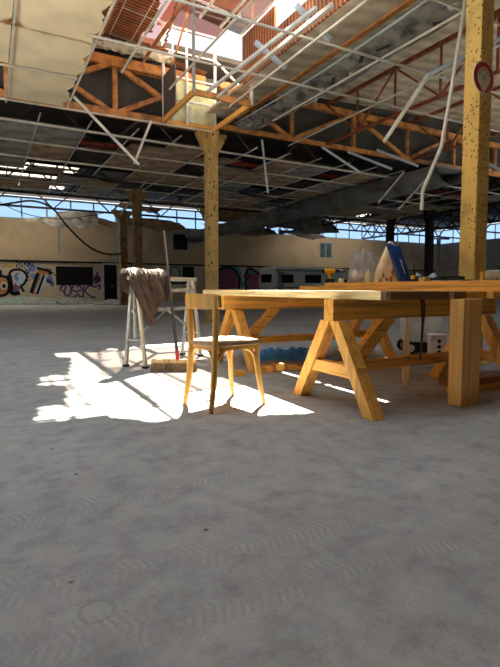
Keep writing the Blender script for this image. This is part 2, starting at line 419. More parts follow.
mb.b2(4.68, 4.72, 5.0, 6.0, 5.0, zl(4.7)).b2(4.68, 4.72, 6.0, 7.7, 5.0, 5.5).b2(4.68, 4.72, 7.7, 8.95, 5.0, zl(4.7)).b2(4.68, 4.72, -10, 2.9, 5.0, zl(4.7))
struct('ceiling', mb, M['tile_roof'])
# near roof, right slope: beige sheets
prof = [(4.7, 5.0), (5.7, 5.12), (6.6, 5.75), (7.8, 6.08), (16.5, 6.45), (38.5, 6.6)]
def zr(x):
    for (xa, za), (xb, zb) in zip(prof, prof[1:]):
        if xa <= x <= xb: return za+(zb-za)*(x-xa)/(xb-xa)
def roof_r(mb, xa, xb, y0, y1):
    xs_ = [xa]+[p[0] for p in prof if xa < p[0] < xb]+[xb]
    return mb.prism([(x, zr(x)) for x in xs_]+[(x, zr(x)+.06) for x in xs_[::-1]], y0, y1, 'y')
mb = MB(); roof_r(mb, 4.7, 38.5, -10, 2.9); roof_r(mb, 4.7, 9, 2.9, 5.0); roof_r(mb, 4.7, 14.3, 5.0, 11.1); roof_r(mb, 19.3, 38.5, 5.0, 11.1); roof_r(mb, 14.3, 19.3, 5.0, 6.2); roof_r(mb, 14.3, 19.3, 9.0, 11.1)  # gap left open out of view, so sunlit floor brightens this roof
struct('ceiling', mb, M['beige_roof'])
fill_sheet = struct('overhead_fill_sheet', MB().add([(-9.3,2.9,zl(-9.3)+.02),(4.7,2.9,zl(4.7)+.02),(4.7,5.1,zl(4.7)+.02),(-9.3,5.1,zl(-9.3)+.02)], [(0,1,2,3)])
            .prism([(x, zr(x)+.02) for x in (9, 16.5, 38.5)]+[(x, zr(x)+.03) for x in (38.5, 16.5, 9)], 2.9, 5.1, 'y').b2(4.69, 4.71, 2.9, 5.0, 5.0, 5.9), M['glass_fill'])  # unseen overhead sheet, added to fill the foreground with soft light
struct('wall_rear', MB().b2(-9.3, 38.5, -10.3, -10, 0, 9.9), M['wall_r'])
# dark cladding closing the bay above the first truss
struct('wall_gable', MB().prism([(-9.3, 4.9), (4.6, 4.9), (4.6, zl(4.6)-.02), (-9.3, zl(-9.3)-.02)], 11.12, 11.18, 'y')
       .prism([(4.6, 4.9), (38.5, 4.9), (38.5, 6.6), (16.5, 6.45), (7.8, 6.08), (6.6, 5.95), (4.6, 5.95)], 11.12, 11.18, 'y'), M['dark_panel'])
# openings in the back wall
def wall_rect(px0, py0, px1, py1):
    a = on_y(px0, py0, BACK); b = on_y(px1, py1, BACK)
    return min(a.x, b.x), max(a.x, b.x), min(a.z, b.z), max(a.z, b.z)
def wall_window(name, r, fm, gm, fw=.12, bars=0):
    x0, x1, z0, z1 = r
    w = struct(name, MB().b2(x0-fw, x1+fw, BACK-.05, BACK, z1, z1+fw).b2(x0-fw, x1+fw, BACK-.05, BACK, z0-fw, z0)
               .b2(x0-fw, x0, BACK-.05, BACK, z0, z1).b2(x1, x1+fw, BACK-.05, BACK, z0, z1), fm)
    struct('pane', MB().b2(x0, x1, BACK-.03, BACK-.005, z0, z1), gm, w)
    for i in range(bars):
        x = x0+(x1-x0)*(i+1)/(bars+1)
        struct('glazing_bar', MB().b2(x-.03, x+.03, BACK-.05, BACK-.03, z0, z1), fm, w)
wall_window('window_4', wall_rect(57.5, 268, 91.5, 283.5), M['g_black'], M['black_win'], .1)
wall_window('window_5', wall_rect(173, 234, 187.5, 250), M['win_frame'], M['black_win'], .3)
wall_window('window_6', wall_rect(320, 243, 331, 257.5), M['win_frame'], M['win_blue'], .12, 1)
wall_window('window_7', wall_rect(184, 268, 192.5, 277), M['g_black'], M['black_win'], .1)
x0, x1, z0, z1 = wall_rect(103.5, 265, 117, 302)
d = struct('door_1', MB().b2(x0, x1, BACK-.06, BACK-.005, 0, z1), M['black_win'])
struct('door_frame', MB().b2(x0-.12, x0, BACK-.1, BACK, 0, z1+.12).b2(x1, x1+.12, BACK-.1, BACK, 0, z1+.12).b2(x0, x1, BACK-.1, BACK, z1, z1+.12), M['mullion'], d)
struct('door_handle', MB().tube([(x1-.2, BACK-.06, 1.0), (x1-.2, BACK-.12, 1.0), (x1-.4, BACK-.12, 1.0)], .02), M['silver'], d)
struct('trim_1', MB().b2(-9, 37, BACK-.09, BACK, 2.40, 2.50), M['g_black'])           # conduit rail along the wall
struct('trim_2', MB().b2(36.92, 37, 5, BACK, 2.6, 2.7), M['debris_grey'])

# ------------------------------------------------------------------ graffiti, painted on the back wall (thin paint film)
def gp(px, py, off): p = on_y(px, py, BACK); p.y = BACK-off; return p
def stroke(pts, w, mat, off=.012, nm='graffiti_line', smooth=True):
    P = [gp(x, y, off) for x, y in pts]
    if smooth and len(P) > 2:
        Q = []
        for i in range(len(P)-1):
            p0, p1, p2, p3 = P[max(i-1,0)], P[i], P[i+1], P[min(i+2, len(P)-1)]
            for t in (0, .25, .5, .75):
                Q.append(.5*((2*p1)+(p2-p0)*t+(2*p0-5*p1+4*p2-p3)*t*t+(3*p1-3*p2+p3-p0)*t**3))
        P = Q+[P[-1]]
    vs = []
    for i, p in enumerate(P):
        t = (P[min(i+1, len(P)-1)]-P[max(i-1, 0)]).normalized(); s_ = Vector((-t.z, 0, t.x))*w/2
        vs += [p+s_, p-s_]
    mbx = MB().add(vs, [(2*i, 2*i+1, 2*i+3, 2*i+2) for i in range(len(P)-1)])
    return part(nm, mbx, M[mat], wall_back)
def fill(pts, mat, off=.006, nm='graffiti_fill'):
    return part(nm, MB().add([gp(x, y, off) for x, y in pts], [tuple(range(len(pts)))]), M[mat], wall_back)
def blob(cx, cy, rx, ry, mat, off=.005, n=18, j=.25):
    return fill([(cx+rx*math.cos(2*math.pi*k/n)*(1+random.uniform(-j, j)), cy+ry*math.sin(2*math.pi*k/n)*(1+random.uniform(-j, j))) for k in range(n)], mat, off)
# letter O with a dark eye
fill([(-8,279),(2,277),(8,281),(8,291),(3,295),(-8,294)], 'g_orange'); blob(4, 286, 3.6, 4, 'g_white', .008, j=.05); blob(4, 286, 2, 2.3, 'g_black', .010, j=.05)
stroke([(-8,278),(2,276),(8.5,280),(8.6,291),(3,295.5),(-8,295)], .16, 'g_black'); fill([(-2,270),(2,270),(2,276),(-2,276)], 'g_black')
# letter R
fill([(10,274),(14,271),(22,271),(26,277),(24,283),(21,286),(24,293),(12,293)], 'g_white', .006)
blob(18, 277, 4, 4.5, 'g_blue', .008); blob(16, 287, 4, 4, 'g_mauve', .007); stroke([(20,274),(22,280),(19,286)], .35, 'g_pale', .009)
stroke([(9,275),(12,270.5),(21,270),(27,276),(24,284),(21,286),(24,292)], .14, 'g_black'); stroke([(9,275),(10.5,283),(12,293),(20,292.5)], .26, 'g_black')
# letter T
fill([(37,268),(50,271),(49,275),(44,274),(37,294),(32,294),(38,273)], 'g_orange'); stroke([(44,275),(42,282),(37,293)], .3, 'g_pale', .009)
stroke([(37,268),(50,271.5),(49,274.5)], .16, 'g_black'); stroke([(38,273),(31,293)], .2, 'g_black'); stroke([(44,275),(37,294)], .14, 'g_black'); fill([(37,265.5),(44,266),(43,268.5),(38,268)], 'g_pale')
for cx, cy in ((4,267),(6,265.5),(10,266),(12,264.5)): blob(cx, cy, 1.8, 1.6, 'g_yellow')
for cx, cy, r in ((28,264,3),(32,268,4),(27,273,3),(33,276,3),(50,280,4),(52,284,2.6),(48,281,2.2)): blob(cx, cy, r, r, 'g_blue')
for i in range(18):
    cx, cy = 16+(i % 7)*2.6, 261.5+(i//7)*2.2+(i % 2); fill([(cx,cy),(cx+1.5,cy),(cx+1.5,cy+1.3),(cx,cy+1.3)], 'g_black', .010, 'graffiti_dot')
for cx, cy in ((25,269),(27,272),(28,276),(26.5,280),(29,279),(47,268),(50,269),(52,272),(54,274)): fill([(cx,cy),(cx+1.6,cy),(cx+1.6,cy+1.5),(cx,cy+1.5)], 'g_black', .011, 'graffiti_dot')
# purple tag under the dark window
for s in ([(62,286),(64,284.5),(66,287),(64,292),(67,296),(71,292),(70,285)], [(68,285),(73,284.5),(72,290),(77,292),(75,297),(69,297)],
          [(76,287),(80,286),(82,290),(78,291),(79,296),(84,296)], [(84,286),(83,297)], [(90,285),(85,291),(92,297),(96,297)],
          [(88,284),(95,287),(100,285),(99,290)], [(62,286),(60,289),(63,291)]): stroke(s, .10, 'g_purple')
stroke([(94,277),(98,280),(95,283),(100,280),(97,276),(94,281)], .14, 'g_purple'); stroke([(97,272),(98,279)], .1, 'g_purple')
# mauve and teal piece right of the ochre column
fill([(217,270),(224,267.5),(232,268.5),(238,274),(239,288),(218,290)], 'g_mauve'); stroke([(217,271),(224,267.5),(233,269),(239,277),(239,289)], .16, 'g_black')
stroke([(232,267),(238,270),(240,280),(243,287)], .35, 'g_cyan', .009)
fill([(246,283),(246,273),(250,269),(262,277),(262,290),(246,290)], 'g_mauve'); stroke([(246,290),(246,274),(250,268.5),(263,277)], .16, 'g_black')
blob(246.5, 276, 2.5, 3, 'g_mauve', .013, j=.03); stroke([(244,276),(246.5,273),(249,276),(246.5,279),(244,276)], .12, 'g_black', .016)
stroke([(244,286),(247,279),(250,268)], .3, 'g_cyan', .008); blob(254, 272, 5, 1.8, 'g_cyan', .008)
blob(206, 281, 2, 1.8, 'g_cyan')
stroke([(170,284),(170,271),(174,267),(179,269),(180,284)], .18, 'g_cyan'); stroke([(160,277),(165,274),(168,282),(184,283),(191,280)], .14, 'g_black')

# ================================================================== LIGHT
sun_d = bpy.data.lights.new('sun', 'SUN'); sun = bpy.data.objects.new('sun', sun_d); C.objects.link(sun)
el = math.radians(55)
trav = -Vector((SUN_H.x*math.cos(el), SUN_H.y*math.cos(el), math.sin(el)))
sun.rotation_euler = trav.to_track_quat('-Z', 'Y').to_euler(); sun.location = (8, 14, 20)
sun_d.energy = 52; sun_d.angle = math.radians(.53); sun_d.color = (1, .93, .80)
wd = bpy.data.worlds.new('world'); bpy.context.scene.world = wd; wd.use_nodes = True; nt = wd.node_tree
bg = nt.nodes['Background']; tc = N(nt, 'ShaderNodeTexCoord'); sp = N(nt, 'ShaderNodeSeparateXYZ'); nt.links.new(tc.outputs['Generated'], sp.inputs[0])
r = ramp(nt, sp.outputs[2], [(0.0, (.95,.97,1.0)), (.3, (.80,.89,1.0)), (1.0, (.66,.80,1.0))]); nt.links.new(r.outputs[0], bg.inputs[0])
bg.inputs[1].default_value = 1.05
sc = bpy.context.scene
sc.view_settings.view_transform = 'Standard'; sc.view_settings.exposure = 0.75

# ================================================================== COLUMNS
def column(loc, h, s, mat, label, cap=True, rot=0.0):
    t = thing('steel_column', label, 'column', loc, rot)
    part('shaft', MB().b2(-s/2, s/2, -s/2, s/2, .02, h), mat, t, bevel=.012)
    part('base_plate', MB().b2(-s*.9, s*.9, -s*.9, s*.9, 0, .025), mat, t)
    if cap:
        part('capital', MB().prism([(-s/2, h-.55), (s/2, h-.55), (s*1.5, h-.06), (s*1.5, h), (-s*1.5, h), (-s*1.5, h-.06)], -s*.3, s*.3, 'y')
             .prism([(-s/2, h-.4), (s/2, h-.4), (s*1.2, h), (-s*1.2, h)], -s*.3, s*.3, 'x'), mat, t, bevel=.01)
    for k in range(int(h/.3)):                     # flat strap plates riveted up the face
        pass
    return t
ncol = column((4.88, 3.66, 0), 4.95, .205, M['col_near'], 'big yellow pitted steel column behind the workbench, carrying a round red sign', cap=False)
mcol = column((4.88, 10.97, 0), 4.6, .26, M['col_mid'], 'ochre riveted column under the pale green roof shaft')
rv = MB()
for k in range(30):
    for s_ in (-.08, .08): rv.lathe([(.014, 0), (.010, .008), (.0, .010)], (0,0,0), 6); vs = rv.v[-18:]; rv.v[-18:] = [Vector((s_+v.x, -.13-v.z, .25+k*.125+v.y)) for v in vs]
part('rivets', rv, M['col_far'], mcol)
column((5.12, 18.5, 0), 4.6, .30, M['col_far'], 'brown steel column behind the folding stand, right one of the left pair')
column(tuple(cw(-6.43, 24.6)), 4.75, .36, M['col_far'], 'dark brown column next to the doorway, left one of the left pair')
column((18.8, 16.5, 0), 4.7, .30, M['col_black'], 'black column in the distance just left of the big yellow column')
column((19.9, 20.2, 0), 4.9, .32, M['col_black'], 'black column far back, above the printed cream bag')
# round sign bolted to the near column
sg = thing('round_sign', 'round red and cream sign with curved red lettering on the yellow column', 'sign', (4.81, 3.55, 3.15))
def disc(r, y, n=40): return [(r*math.cos(2*math.pi*k/n), r*math.sin(2*math.pi*k/n)) for k in range(n)]
part('disc', MB().prism(disc(.172, 0), -.012, 0, 'y'), M['sign_cream'], sg)
def ring(r0, r1, y, n=44):
    a, b = disc(r0, 0, n), disc(r1, 0, n)
    return MB().add([(x, y, z) for x, z in a]+[(x, y, z) for x, z in b], [(i, (i+1) % n, (i+1) % n+n, i+n) for i in range(n)])
part('red_ring', ring(.163, .108, -.0135), M['sign_red'], sg)
part('arrow_notch', MB().prism([(-.055, -.105), (.055, -.105), (.0, -.165)], -.016, -.0136, 'y').prism([(-.03, -.06), (.03, -.06), (.03, -.11), (-.03, -.11)], -.016, -.0136, 'y'), M['sign_cream'], sg)
def text_mesh(body, size, mat, parent, loc, rot, nm):
    cu = bpy.data.curves.new(nm, 'FONT'); cu.body = body; cu.size = size; cu.align_x = 'CENTER'; cu.align_y = 'CENTER'; cu.extrude = .0008
    ob = bpy.data.objects.new(nm, cu); C.objects.link(ob); dg = bpy.context.evaluated_depsgraph_get()
    me = bpy.data.meshes.new_from_object(ob.evaluated_get(dg)); bpy.data.objects.remove(ob)
    o = bpy.data.objects.new(nm, me); C.objects.link(o); me.materials.append(mat); o.location = loc; o.rotation_euler = rot; o.parent = parent
    return o
for i, ch in enumerate('FUMEURS'):
    a = math.radians(66-i*22)
    text_mesh(ch, .042, M['sign_ink'], sg, (-.082*math.sin(a), -.0150, .082*math.cos(a)), (math.pi/2, -a, 0), 'letter')
part('centre_print', MB().box((0, -.0145, .012), (.07, .002, .012)).box((0, -.0145, -.008), (.055, .002, .012)).box((0, -.0145, -.027), (.06, .002, .01)), M['sign_grey'], sg)

# ================================================================== TRUSSES, GIRDERS, GUTTERS
def truss(label, name, p0, p1, zlo, zhi, n, mat, w=.09, web=.055, posts=True, cross=False, web_mat=None, name_cat='truss'):
    p0 = Vector((p0[0], p0[1], 0)); p1 = Vector((p1[0], p1[1], 0)); L = (p1-p0).length
    t = thing(name, label, name_cat, (p0.x, p0.y, zlo), math.atan2(p1.y-p0.y, p1.x-p0.x))
    H = zhi-zlo; wm = web_mat or mat
    part('lower_chord', MB().b2(0, L, -w/2, w/2, -w/2, w/2), mat, t); part('upper_chord', MB().b2(0, L, -w*.6, w*.6, H-w*.7, H+w*.7), mat, t)
    s = L/n
    for i in range(n):
        a, b = i*s, (i+1)*s
        if cross:
            part('diagonal', MB().bar((a, -.02, 0), (b, -.02, H), web, web), wm, t); part('diagonal', MB().bar((a, .04, H), (b, .04, 0), web, web), wm, t)
        else:
            part('diagonal', MB().bar((a, 0, 0 if i % 2 else H), (b, 0, H if i % 2 else 0), web, web), wm, t)
        if posts and i: part('post', MB().bar((a, 0, 0), (a, 0, H), web, web, (1,0,0)), wm, t)
    return t
truss('orange steel truss with large crosses, left of the ochre column', 'roof_truss', (-8, 10.95), (4.7, 10.95), 4.68, 5.76, 6, M['orange'], .15, .10, True, True)
truss('orange steel truss against dark cladding, right of the ochre column', 'roof_truss', (5.1, 10.95), (24, 10.95), 4.80, 5.78, 9, M['orange'], .11, .09, True)
truss('bright orange lattice girder running overhead along the column row', 'lattice_girder', (5.62, 3.4), (5.62, 10.8), 5.12, 5.55, 9, M['orange'], .10, .06, False, True, M['bar_blue'], 'girder')
truss('thin red-brown lattice truss under the beige roof, left of the yellow column', 'lattice_truss', (8.3, 3.3), (8.3, 10.9), 4.8, 5.85, 6, M['red_brown'], .06, .04)
truss('thin red-brown lattice truss at right, partly behind the yellow column', 'lattice_truss', (11.6, 3.3), (11.6, 10.9), 4.8, 5.95, 6, M['red_brown'], .06, .04)
for i, (y, lb) in enumerate(((15.2, 'dark lattice truss nearest behind the first hanging brown tiles'), (19.2, 'dark lattice truss crossing over the brown column'),
                             (23.2, 'dark lattice truss silhouetted under the milky rooflight'), (27.3, 'dark lattice truss farthest back, before the blue windows'))):
    truss(lb, 'far_truss', (-7, y), (36.5, y), 5.0, 6.35, 30, M['black_steel'], .10, .06, False)
for x, lb in ((19.3, 'dark lattice girder running away over the black columns'), (27.5, 'dark lattice girder deep at right, before the right wall windows')):
    truss(lb, 'lattice_girder', (x, 12), (x, 31), 4.95, 6.0, 18, M['black_steel'], .12, .06, False, True, None, 'girder')
# orange rafters under the tiled slope
for i, (y, a, b, lb) in enumerate(((5.7, -2, 4.6, 'orange rafter before the broken skylight nearest the camera'),)):
    single('rafter', MB().bar((a, y, zl(a)-.10), (b, y, zl(b)-.10), .07, .12), M['orange'], lb, 'rafter')
for i, (x, lb) in enumerate(((2.2, 'orange purlin along the left edge of the skylight'), (3.2, 'orange purlin running through the middle of the skylight'))):
    single('purlin', MB().b2(x-.02, x+.02, 3.4, 10.9, zl(x)-.25, zl(x)-.17), M['orange'], lb, 'purlin')
# valley gutter with torn felt
rnd = random.Random(3)
g = MB()
def gut(u, v):
    y = 3.4+u*7.5; x = 5.50+v*.66; z = 4.90-.10*math.sin(math.pi*v)+.03*math.sin(u*23+v*5)+rnd.uniform(-.012, .012)-.12*math.sin(u*3.1)
    return Vector((x, y, z))
g.grid(gut, 60, 9)
gt = thing('valley_gutter', 'grey felted valley gutter running along the column row overhead', 'gutter', (5.8, 3.4, 4.72))
part('trough', g.moved(Matrix.Translation((-5.8, -3.4, -4.72))), M['grey_gutter'], gt, smooth=True)
for x in (5.48, 6.18):
    part('edge_flashing', MB().tube([Vector((x-5.8, k*.5, .2-.12*math.sin(k/15*3.1))) for k in range(16)], .018, 6), M['bar_blue'], gt)
for k in range(16):
    y = .4+k*.44
    part('torn_felt', MB().box((rnd.uniform(-.2, .25), y, .075-.12*math.sin(y/7.5*3.1)), (rnd.uniform(.04, .09), rnd.uniform(.12, .3), .01), (rnd.uniform(-.3,.3), rnd.uniform(-.4,.4), rnd.uniform(-.6,.6))), M[rnd.choice(['wool','black_steel','black_steel'])], gt)
g = MB()
def gut2(u, v):
    a = math.pi*v
    return Vector((12.3+.65*math.cos(a), 10+u*20.5, 4.44-.5*math.sin(a)+.04*math.sin(u*17)))
single('valley_duct', g.grid(gut2, 30, 12).b2(11.6, 13.0, 10, 30.5, 4.40, 4.46), M['gutter_dark'], 'long dark grey trough-shaped duct running away under the far roof', 'duct', smooth=True)
# mineral wool on the left truss
g = MB()
def wl(u, v):
    a = 2*math.pi*v; return Vector((.8+u*3.0, 10.72+.13*math.cos(a)+rnd.uniform(-.02,.02), 6.02+.12*math.sin(a)+rnd.uniform(-.03,.03)))
single('insulation_roll', g.grid(wl, 50, 12), M['wool'], 'ragged pale insulation strip lying on the left orange truss', 'insulation', smooth=True)
# red pipe, cable
single('sprinkler_pipe', MB().tube([(-6, 14.6, 5.0), (30, 14.6, 5.0)], .07, 10), M['red_pipe'], 'dark red pipe crossing under the far roof', 'pipe', smooth=True)
def curve(pts, r, mat, label, name, cat, n=6, seg=8):
    P = [Vector(p) for p in pts]; Q = []
    for i in range(len(P)-1):
        p0, p1, p2, p3 = P[max(i-1,0)], P[i], P[i+1], P[min(i+2, len(P)-1)]
        for k in range(seg):
            t = k/seg; Q.append(.5*((2*p1)+(p2-p0)*t+(2*p0-5*p1+4*p2-p3)*t*t+(3*p1-3*p2+p3-p0)*t**3))
    Q.append(P[-1])
    return single(name, MB().tube(Q, r, n), mat, label, cat, smooth=True)
curve([at(-12,207,22), at(12,203,22), at(33,201,22), at(52,208,22), at(68,227,22), at(88,246,22), at(106,254,22.5), at(121,254,24.2)], .045, M['cable'], 'thick black cable sagging across the left of the back wall', 'cable', 'cable')
curve([at(-10,196,25), at(20,212,25), at(60,219,25), at(110,212,24)], .02, M['cable'], 'thin cable hanging before the blue windows at left', 'cable', 'cable')

# ================================================================== SKYLIGHT SHAFT above the ochre column
sh = thing('skylight_shaft', 'square roof shaft of pale green panels and white posts over the ochre column', 'roof shaft', (3.64, 8.98, 4.66))
W_, L_ = 1.27, 1.84
rim = M['rust_wood']
for p, q in (((0,0,0),(W_,0,0)), ((0,L_,0),(W_,L_,0)), ((0,0,0),(0,L_,0)), ((W_,0,0),(W_,L_,0))):
    part('rim_board', MB().bar(p, q, .06, .11), M['orange'] if q == (W_, 0, 0) else M['pine_x'], sh)
part('panel', MB().b2(.03, W_-.03, L_-.05, L_-.02, .05, .95), M['green_panel'], sh)
part('panel', MB().b2(-.02, .01, L_*.55, L_-.05, .05, .95), M['dark_metal'], sh, label='dark side panel')
for x, y, r_, m_ in ((0,0,.035,'grey_tube'), (W_,0,.04,'white_tube'), (0,L_-.03,.035,'white_tube'), (W_,L_-.03,.035,'white_tube'), (W_*.42,L_-.1,.028,'white_tube'), (.18, L_-.15, .022, 'bar_blue')):
    part('post', MB().tube([(x, y, -.03), (x, y, 2.1)], r_, 8), M[m_], sh, smooth=True)
for z in (.5, 1.0, 1.55, 2.08):
    part('cross_rail', MB().bar((0, L_-.08, z), (W_, L_-.08, z), .03, .03), M['white_tube'], sh)
part('cross_rail', MB().bar((0, 0, 1.5), (W_, 0, 1.5), .03, .03), M['white_tube'], sh)
part('brace', MB().bar((.02, 0, 1.9), (.02, L_, .6), .035, .035), M['orange'], sh, label='orange brace'); part('brace', MB().bar((W_, L_, 1.6), (W_, 0, .1), .035, .035), M['orange'], sh, label='orange brace')
part('roof_pane', MB().b2(-.1, W_+.1, -.1, L_+.1, 2.12, 2.14), M['glass_pink'], sh)
part('valve', MB().lathe([(.02,0),(.07,.02),(.07,.06),(.02,.08)], (.95, L_-.2, .62), 14), M['black'], sh)
# pink roof sheets still in place at the far part of the skylight
sk = thing('skylight_glazing', 'pink tinted glazing with white bars in the tiled roof slope', 'skylight', (2.5, 8.0, 0))
for i in range(5):
    for j in range(3):
        if i == 4 and j == 2 or i == 1 and j == 0: continue
        x0, x1 = -.05+i*.44, .37+i*.44; y0, y1 = -.6+j*1.08, .46+j*1.08
        if x1 > 1.08 and y1 > 1.02 and j > 0: y1 = min(y1, 1.0)
        if y1-y0 < .1: continue
        part('pane', MB().add([(x0,y0,zl(2.5+x0)+.05),(x1,y0,zl(2.5+x1)+.05),(x1,y1,zl(2.5+x1)+.05),(x0,y1,zl(2.5+x0)+.05)], [(0,1,2,3)]), M['glass_brown' if i > 2 else 'glass_pink'], sk)
for i in range(6):
    x = -.06+i*.44; part('glazing_bar', MB().b2(x-.018, x+.018, -.9, 2.66 if i < 3 else .95, zl(2.5+x)+.0, zl(2.5+x)+.05), M['white_tube'], sk)
for y in (-.61, .47, 1.55, 2.63):
    part('cross_bar', MB().bar((-.06, y, zl(2.44)+.02), (2.14 if y < 1 else 1.0, y, zl(4.64 if y < 1 else 3.5)+.02), .03, .04), M['white_tube'], sk)

# ================================================================== CEILING GRID AND TILES
CZ = 4.55
gr = thing('ceiling_grid', 'cream suspended ceiling grid left hanging without tiles over the workbench', 'ceiling grid', (0, 0, CZ))
for x, a, b in ((.44, 3.4, 10.9), (1.57, 3.4, 10.9), (2.15, 3.4, 8.6), (3.15, 3.4, 9.0), (4.4, 3.4, 9.0), (5.75, 3.4, 9.5), (7.0, 3.4, 10.8)):
    part('grid_bar', MB().bar((x, a, .02), (x, b, .02+rnd.uniform(-.06,.06)), .028, .028), M['tbar'], gr)
for y, a, b in ((4.6, -1, 9.5), (6.15, -1, 12), (7.55, 1.4, 13), (9.25, -1, 1.5), (10.85, -1, 5)):
    part('grid_bar', MB().bar((a, y, 0), (b, y-.1, rnd.uniform(-.03,.03)), .03, .028), M['tbar'], gr)
def sheet(corners, th=.018, n=10, sag=.03, torn=None):
    a, b, c, d = [Vector(p) for p in corners]; mb = MB(); r2 = random.Random(len(corners)+int(a.x*100))
    def f(u, v):
        p = a.lerp(b, u).lerp(d.lerp(c, u), v); p = p.copy(); p.z -= sag*math.sin(math.pi*u)*math.sin(math.pi*v)
        if torn and u > .999: p += Vector((r2.uniform(-.12, .05), 0, r2.uniform(-.03, .01)))
        return p
    mb.grid(f, n, n); k = len(mb.v); mb.grid(lambda u, v: f(u, v)+Vector((0,0,th)), n, n)
    return mb
zt = CZ+.045
tiles = [
         ((-.62,.42,6.35,7.85), 'cream ceiling tile at top left with a brown tear'), ((.46,1.55,6.35,7.85), 'large cream ceiling tile at the top, right of the torn one'),
         ((-.62,.42,7.9,9.2), 'cream ceiling tile at left edge beside the dark gap'), ((.46,1.56,7.9,9.3), 'cream ceiling tile in the middle of the torn edge column'),
         ((.46,1.52,9.35,10.8), 'cream ceiling tile farthest back, against the orange truss')]
for (a, b, y0, y1), lb in tiles:
    o = single('ceiling_tile', sheet([(a,y0,zt),(b,y0,zt),(b,y1,zt),(a,y1,zt)], torn=a > 0), M['ctile'], lb, 'ceiling tile', 'cream ceiling tiles at left', smooth=True)
    if 'brown tear' in lb and 'with' in lb:
        c = o.location; p0 = at(11, 15, 7.0)-c; zz = .02-.035
        part('tear', MB().add([(p0.x+dx_, p0.y+dy_, zz) for dx_, dy_ in ((-.16,0),(-.03,.05),(.0,-.02),(.05,.06),(.15,.0),(.03,-.05),(-.01,-.16),(-.05,-.05))], [tuple(range(8))]), M['redbrown_x'], o, label='brown tear in the tile')
fg = thing('ceiling_grid', 'dull suspended ceiling grid sagging under the far roof', 'ceiling grid', (0, 11.3, CZ))
xs = [-3.1+1.05*i for i in range(22)]; ys = [.7+1.6*i for i in range(6)]
for x in xs: part('grid_bar', MB().bar((x, 0, 0), (x, 8.7, rnd.uniform(-.1,.1)), .03, .03), M['tbar_far'], fg)
for y in ys: part('grid_bar', MB().bar((xs[0], y, .0), (xs[-1], y, rnd.uniform(-.1,.1)), .05 if y < 4 else .035, .045 if y < 4 else .03), M['tbar'] if y < 4 else M['tbar_far'], fg)
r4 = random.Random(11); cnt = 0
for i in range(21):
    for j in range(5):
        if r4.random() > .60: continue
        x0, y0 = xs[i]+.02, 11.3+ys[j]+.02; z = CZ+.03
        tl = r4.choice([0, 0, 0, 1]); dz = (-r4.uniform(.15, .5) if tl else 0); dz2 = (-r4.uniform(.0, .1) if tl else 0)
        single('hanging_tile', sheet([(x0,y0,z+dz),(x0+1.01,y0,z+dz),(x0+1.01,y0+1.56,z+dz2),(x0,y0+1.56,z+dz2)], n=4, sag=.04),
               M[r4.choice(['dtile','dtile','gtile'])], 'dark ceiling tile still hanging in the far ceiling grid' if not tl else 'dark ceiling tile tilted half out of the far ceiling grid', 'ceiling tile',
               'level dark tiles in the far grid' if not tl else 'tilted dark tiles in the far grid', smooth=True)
# loose bars and rods
def loose(p, q, w, mat, lb, nm='loose_bar'):
    single(nm, MB().bar(p, q, w, w), M[mat], lb, 'bar')
Y1_ = 10.4
loose(at(74, 97, 9.9), at(139, 165, 10.3), .05, 'tbar', 'pale broken ceiling bar hanging diagonally from the cream tile corner')
loose(at(151, 121, 10.6), at(134, 164, 10.4), .045, 'tbar', 'pale broken bar hanging at left of the ochre column, crossing the long one')
loose(at(262, 140, 12.6), at(268, 193, 12.6), .05, 'bar_blue', 'pale rod dangling just right of the ochre column')
loose(at(322, 147, 12.5), at(361, 173, 12.0), .055, 'bar_blue', 'pale blue bar drooping under the right truss, leftmost of three')
loose(at(348, 152, 12.5), at(392, 169, 12.0), .055, 'bar_blue', 'pale blue bar drooping under the right truss, middle of three')
loose(at(377, 150, 12.5), at(418, 166, 12.0), .055, 'bar_blue', 'pale blue bar drooping under the right truss, nearest the conduit')
loose(at(428, 75, 8.0), at(384, 142, 8.6), .05, 'tbar', 'white broken bar hanging steeply left of the conduit')
loose(at(428, 75, 8.0), at(505, 36, 7.6), .05, 'bar_blue', 'pale blue bar rising to the right behind the yellow column')
loose(at(500, 170, 9.5), at(478, 158, 9.5), .05, 'bar_blue', 'short pale bar end peeking out right of the yellow column')
loose(at(218, 97, 9.6), at(332, 5, 6.6), .055, 'tbar', 'cream long bar slanting up over the shaft, lower of two')
loose(at(207, 92, 9.6), at(316, 8, 6.7), .05, 'white_tube', 'white long bar slanting up over the shaft, upper of two')
loose(at(255, 42, 8.8), at(285, 68, 9.0), .07, 'bar_blue', 'lavender steel strut beside the tall white post')
loose(at(296, 5, 8.0), at(330, 40, 8.2), .07, 'bar_blue', 'lavender steel strut near the top edge of the roof')
loose(at(153, 172, 19), at(120, 215, 19), .05, 'tbar_far', 'thin dangling bar over the brown columns')
loose(at(404, 172, 13), at(378, 203, 13), .04, 'tbar_far', 'thin grey rod hanging under the dark duct, left one')
loose(at(430, 175, 13), at(398, 210, 13), .04, 'tbar_far', 'thin grey rod hanging under the dark duct, right one')
loose(at(59, 222, 27), at(59, 253, 27), .08, 'mullion', 'thin pipe hanging down the back wall above the dark window')
single('hanging_conduit', MB().tube([at(467, -12, 6.6), at(462, 22, 6.6), at(452, 85, 6.6), at(441.5, 146, 6.6), at(423, 190, 6.6), at(421.5, 210, 6.6)], .024, 8), M['tbar'], 'cream conduit hanging down bent, left of the yellow column', 'conduit', smooth=True)
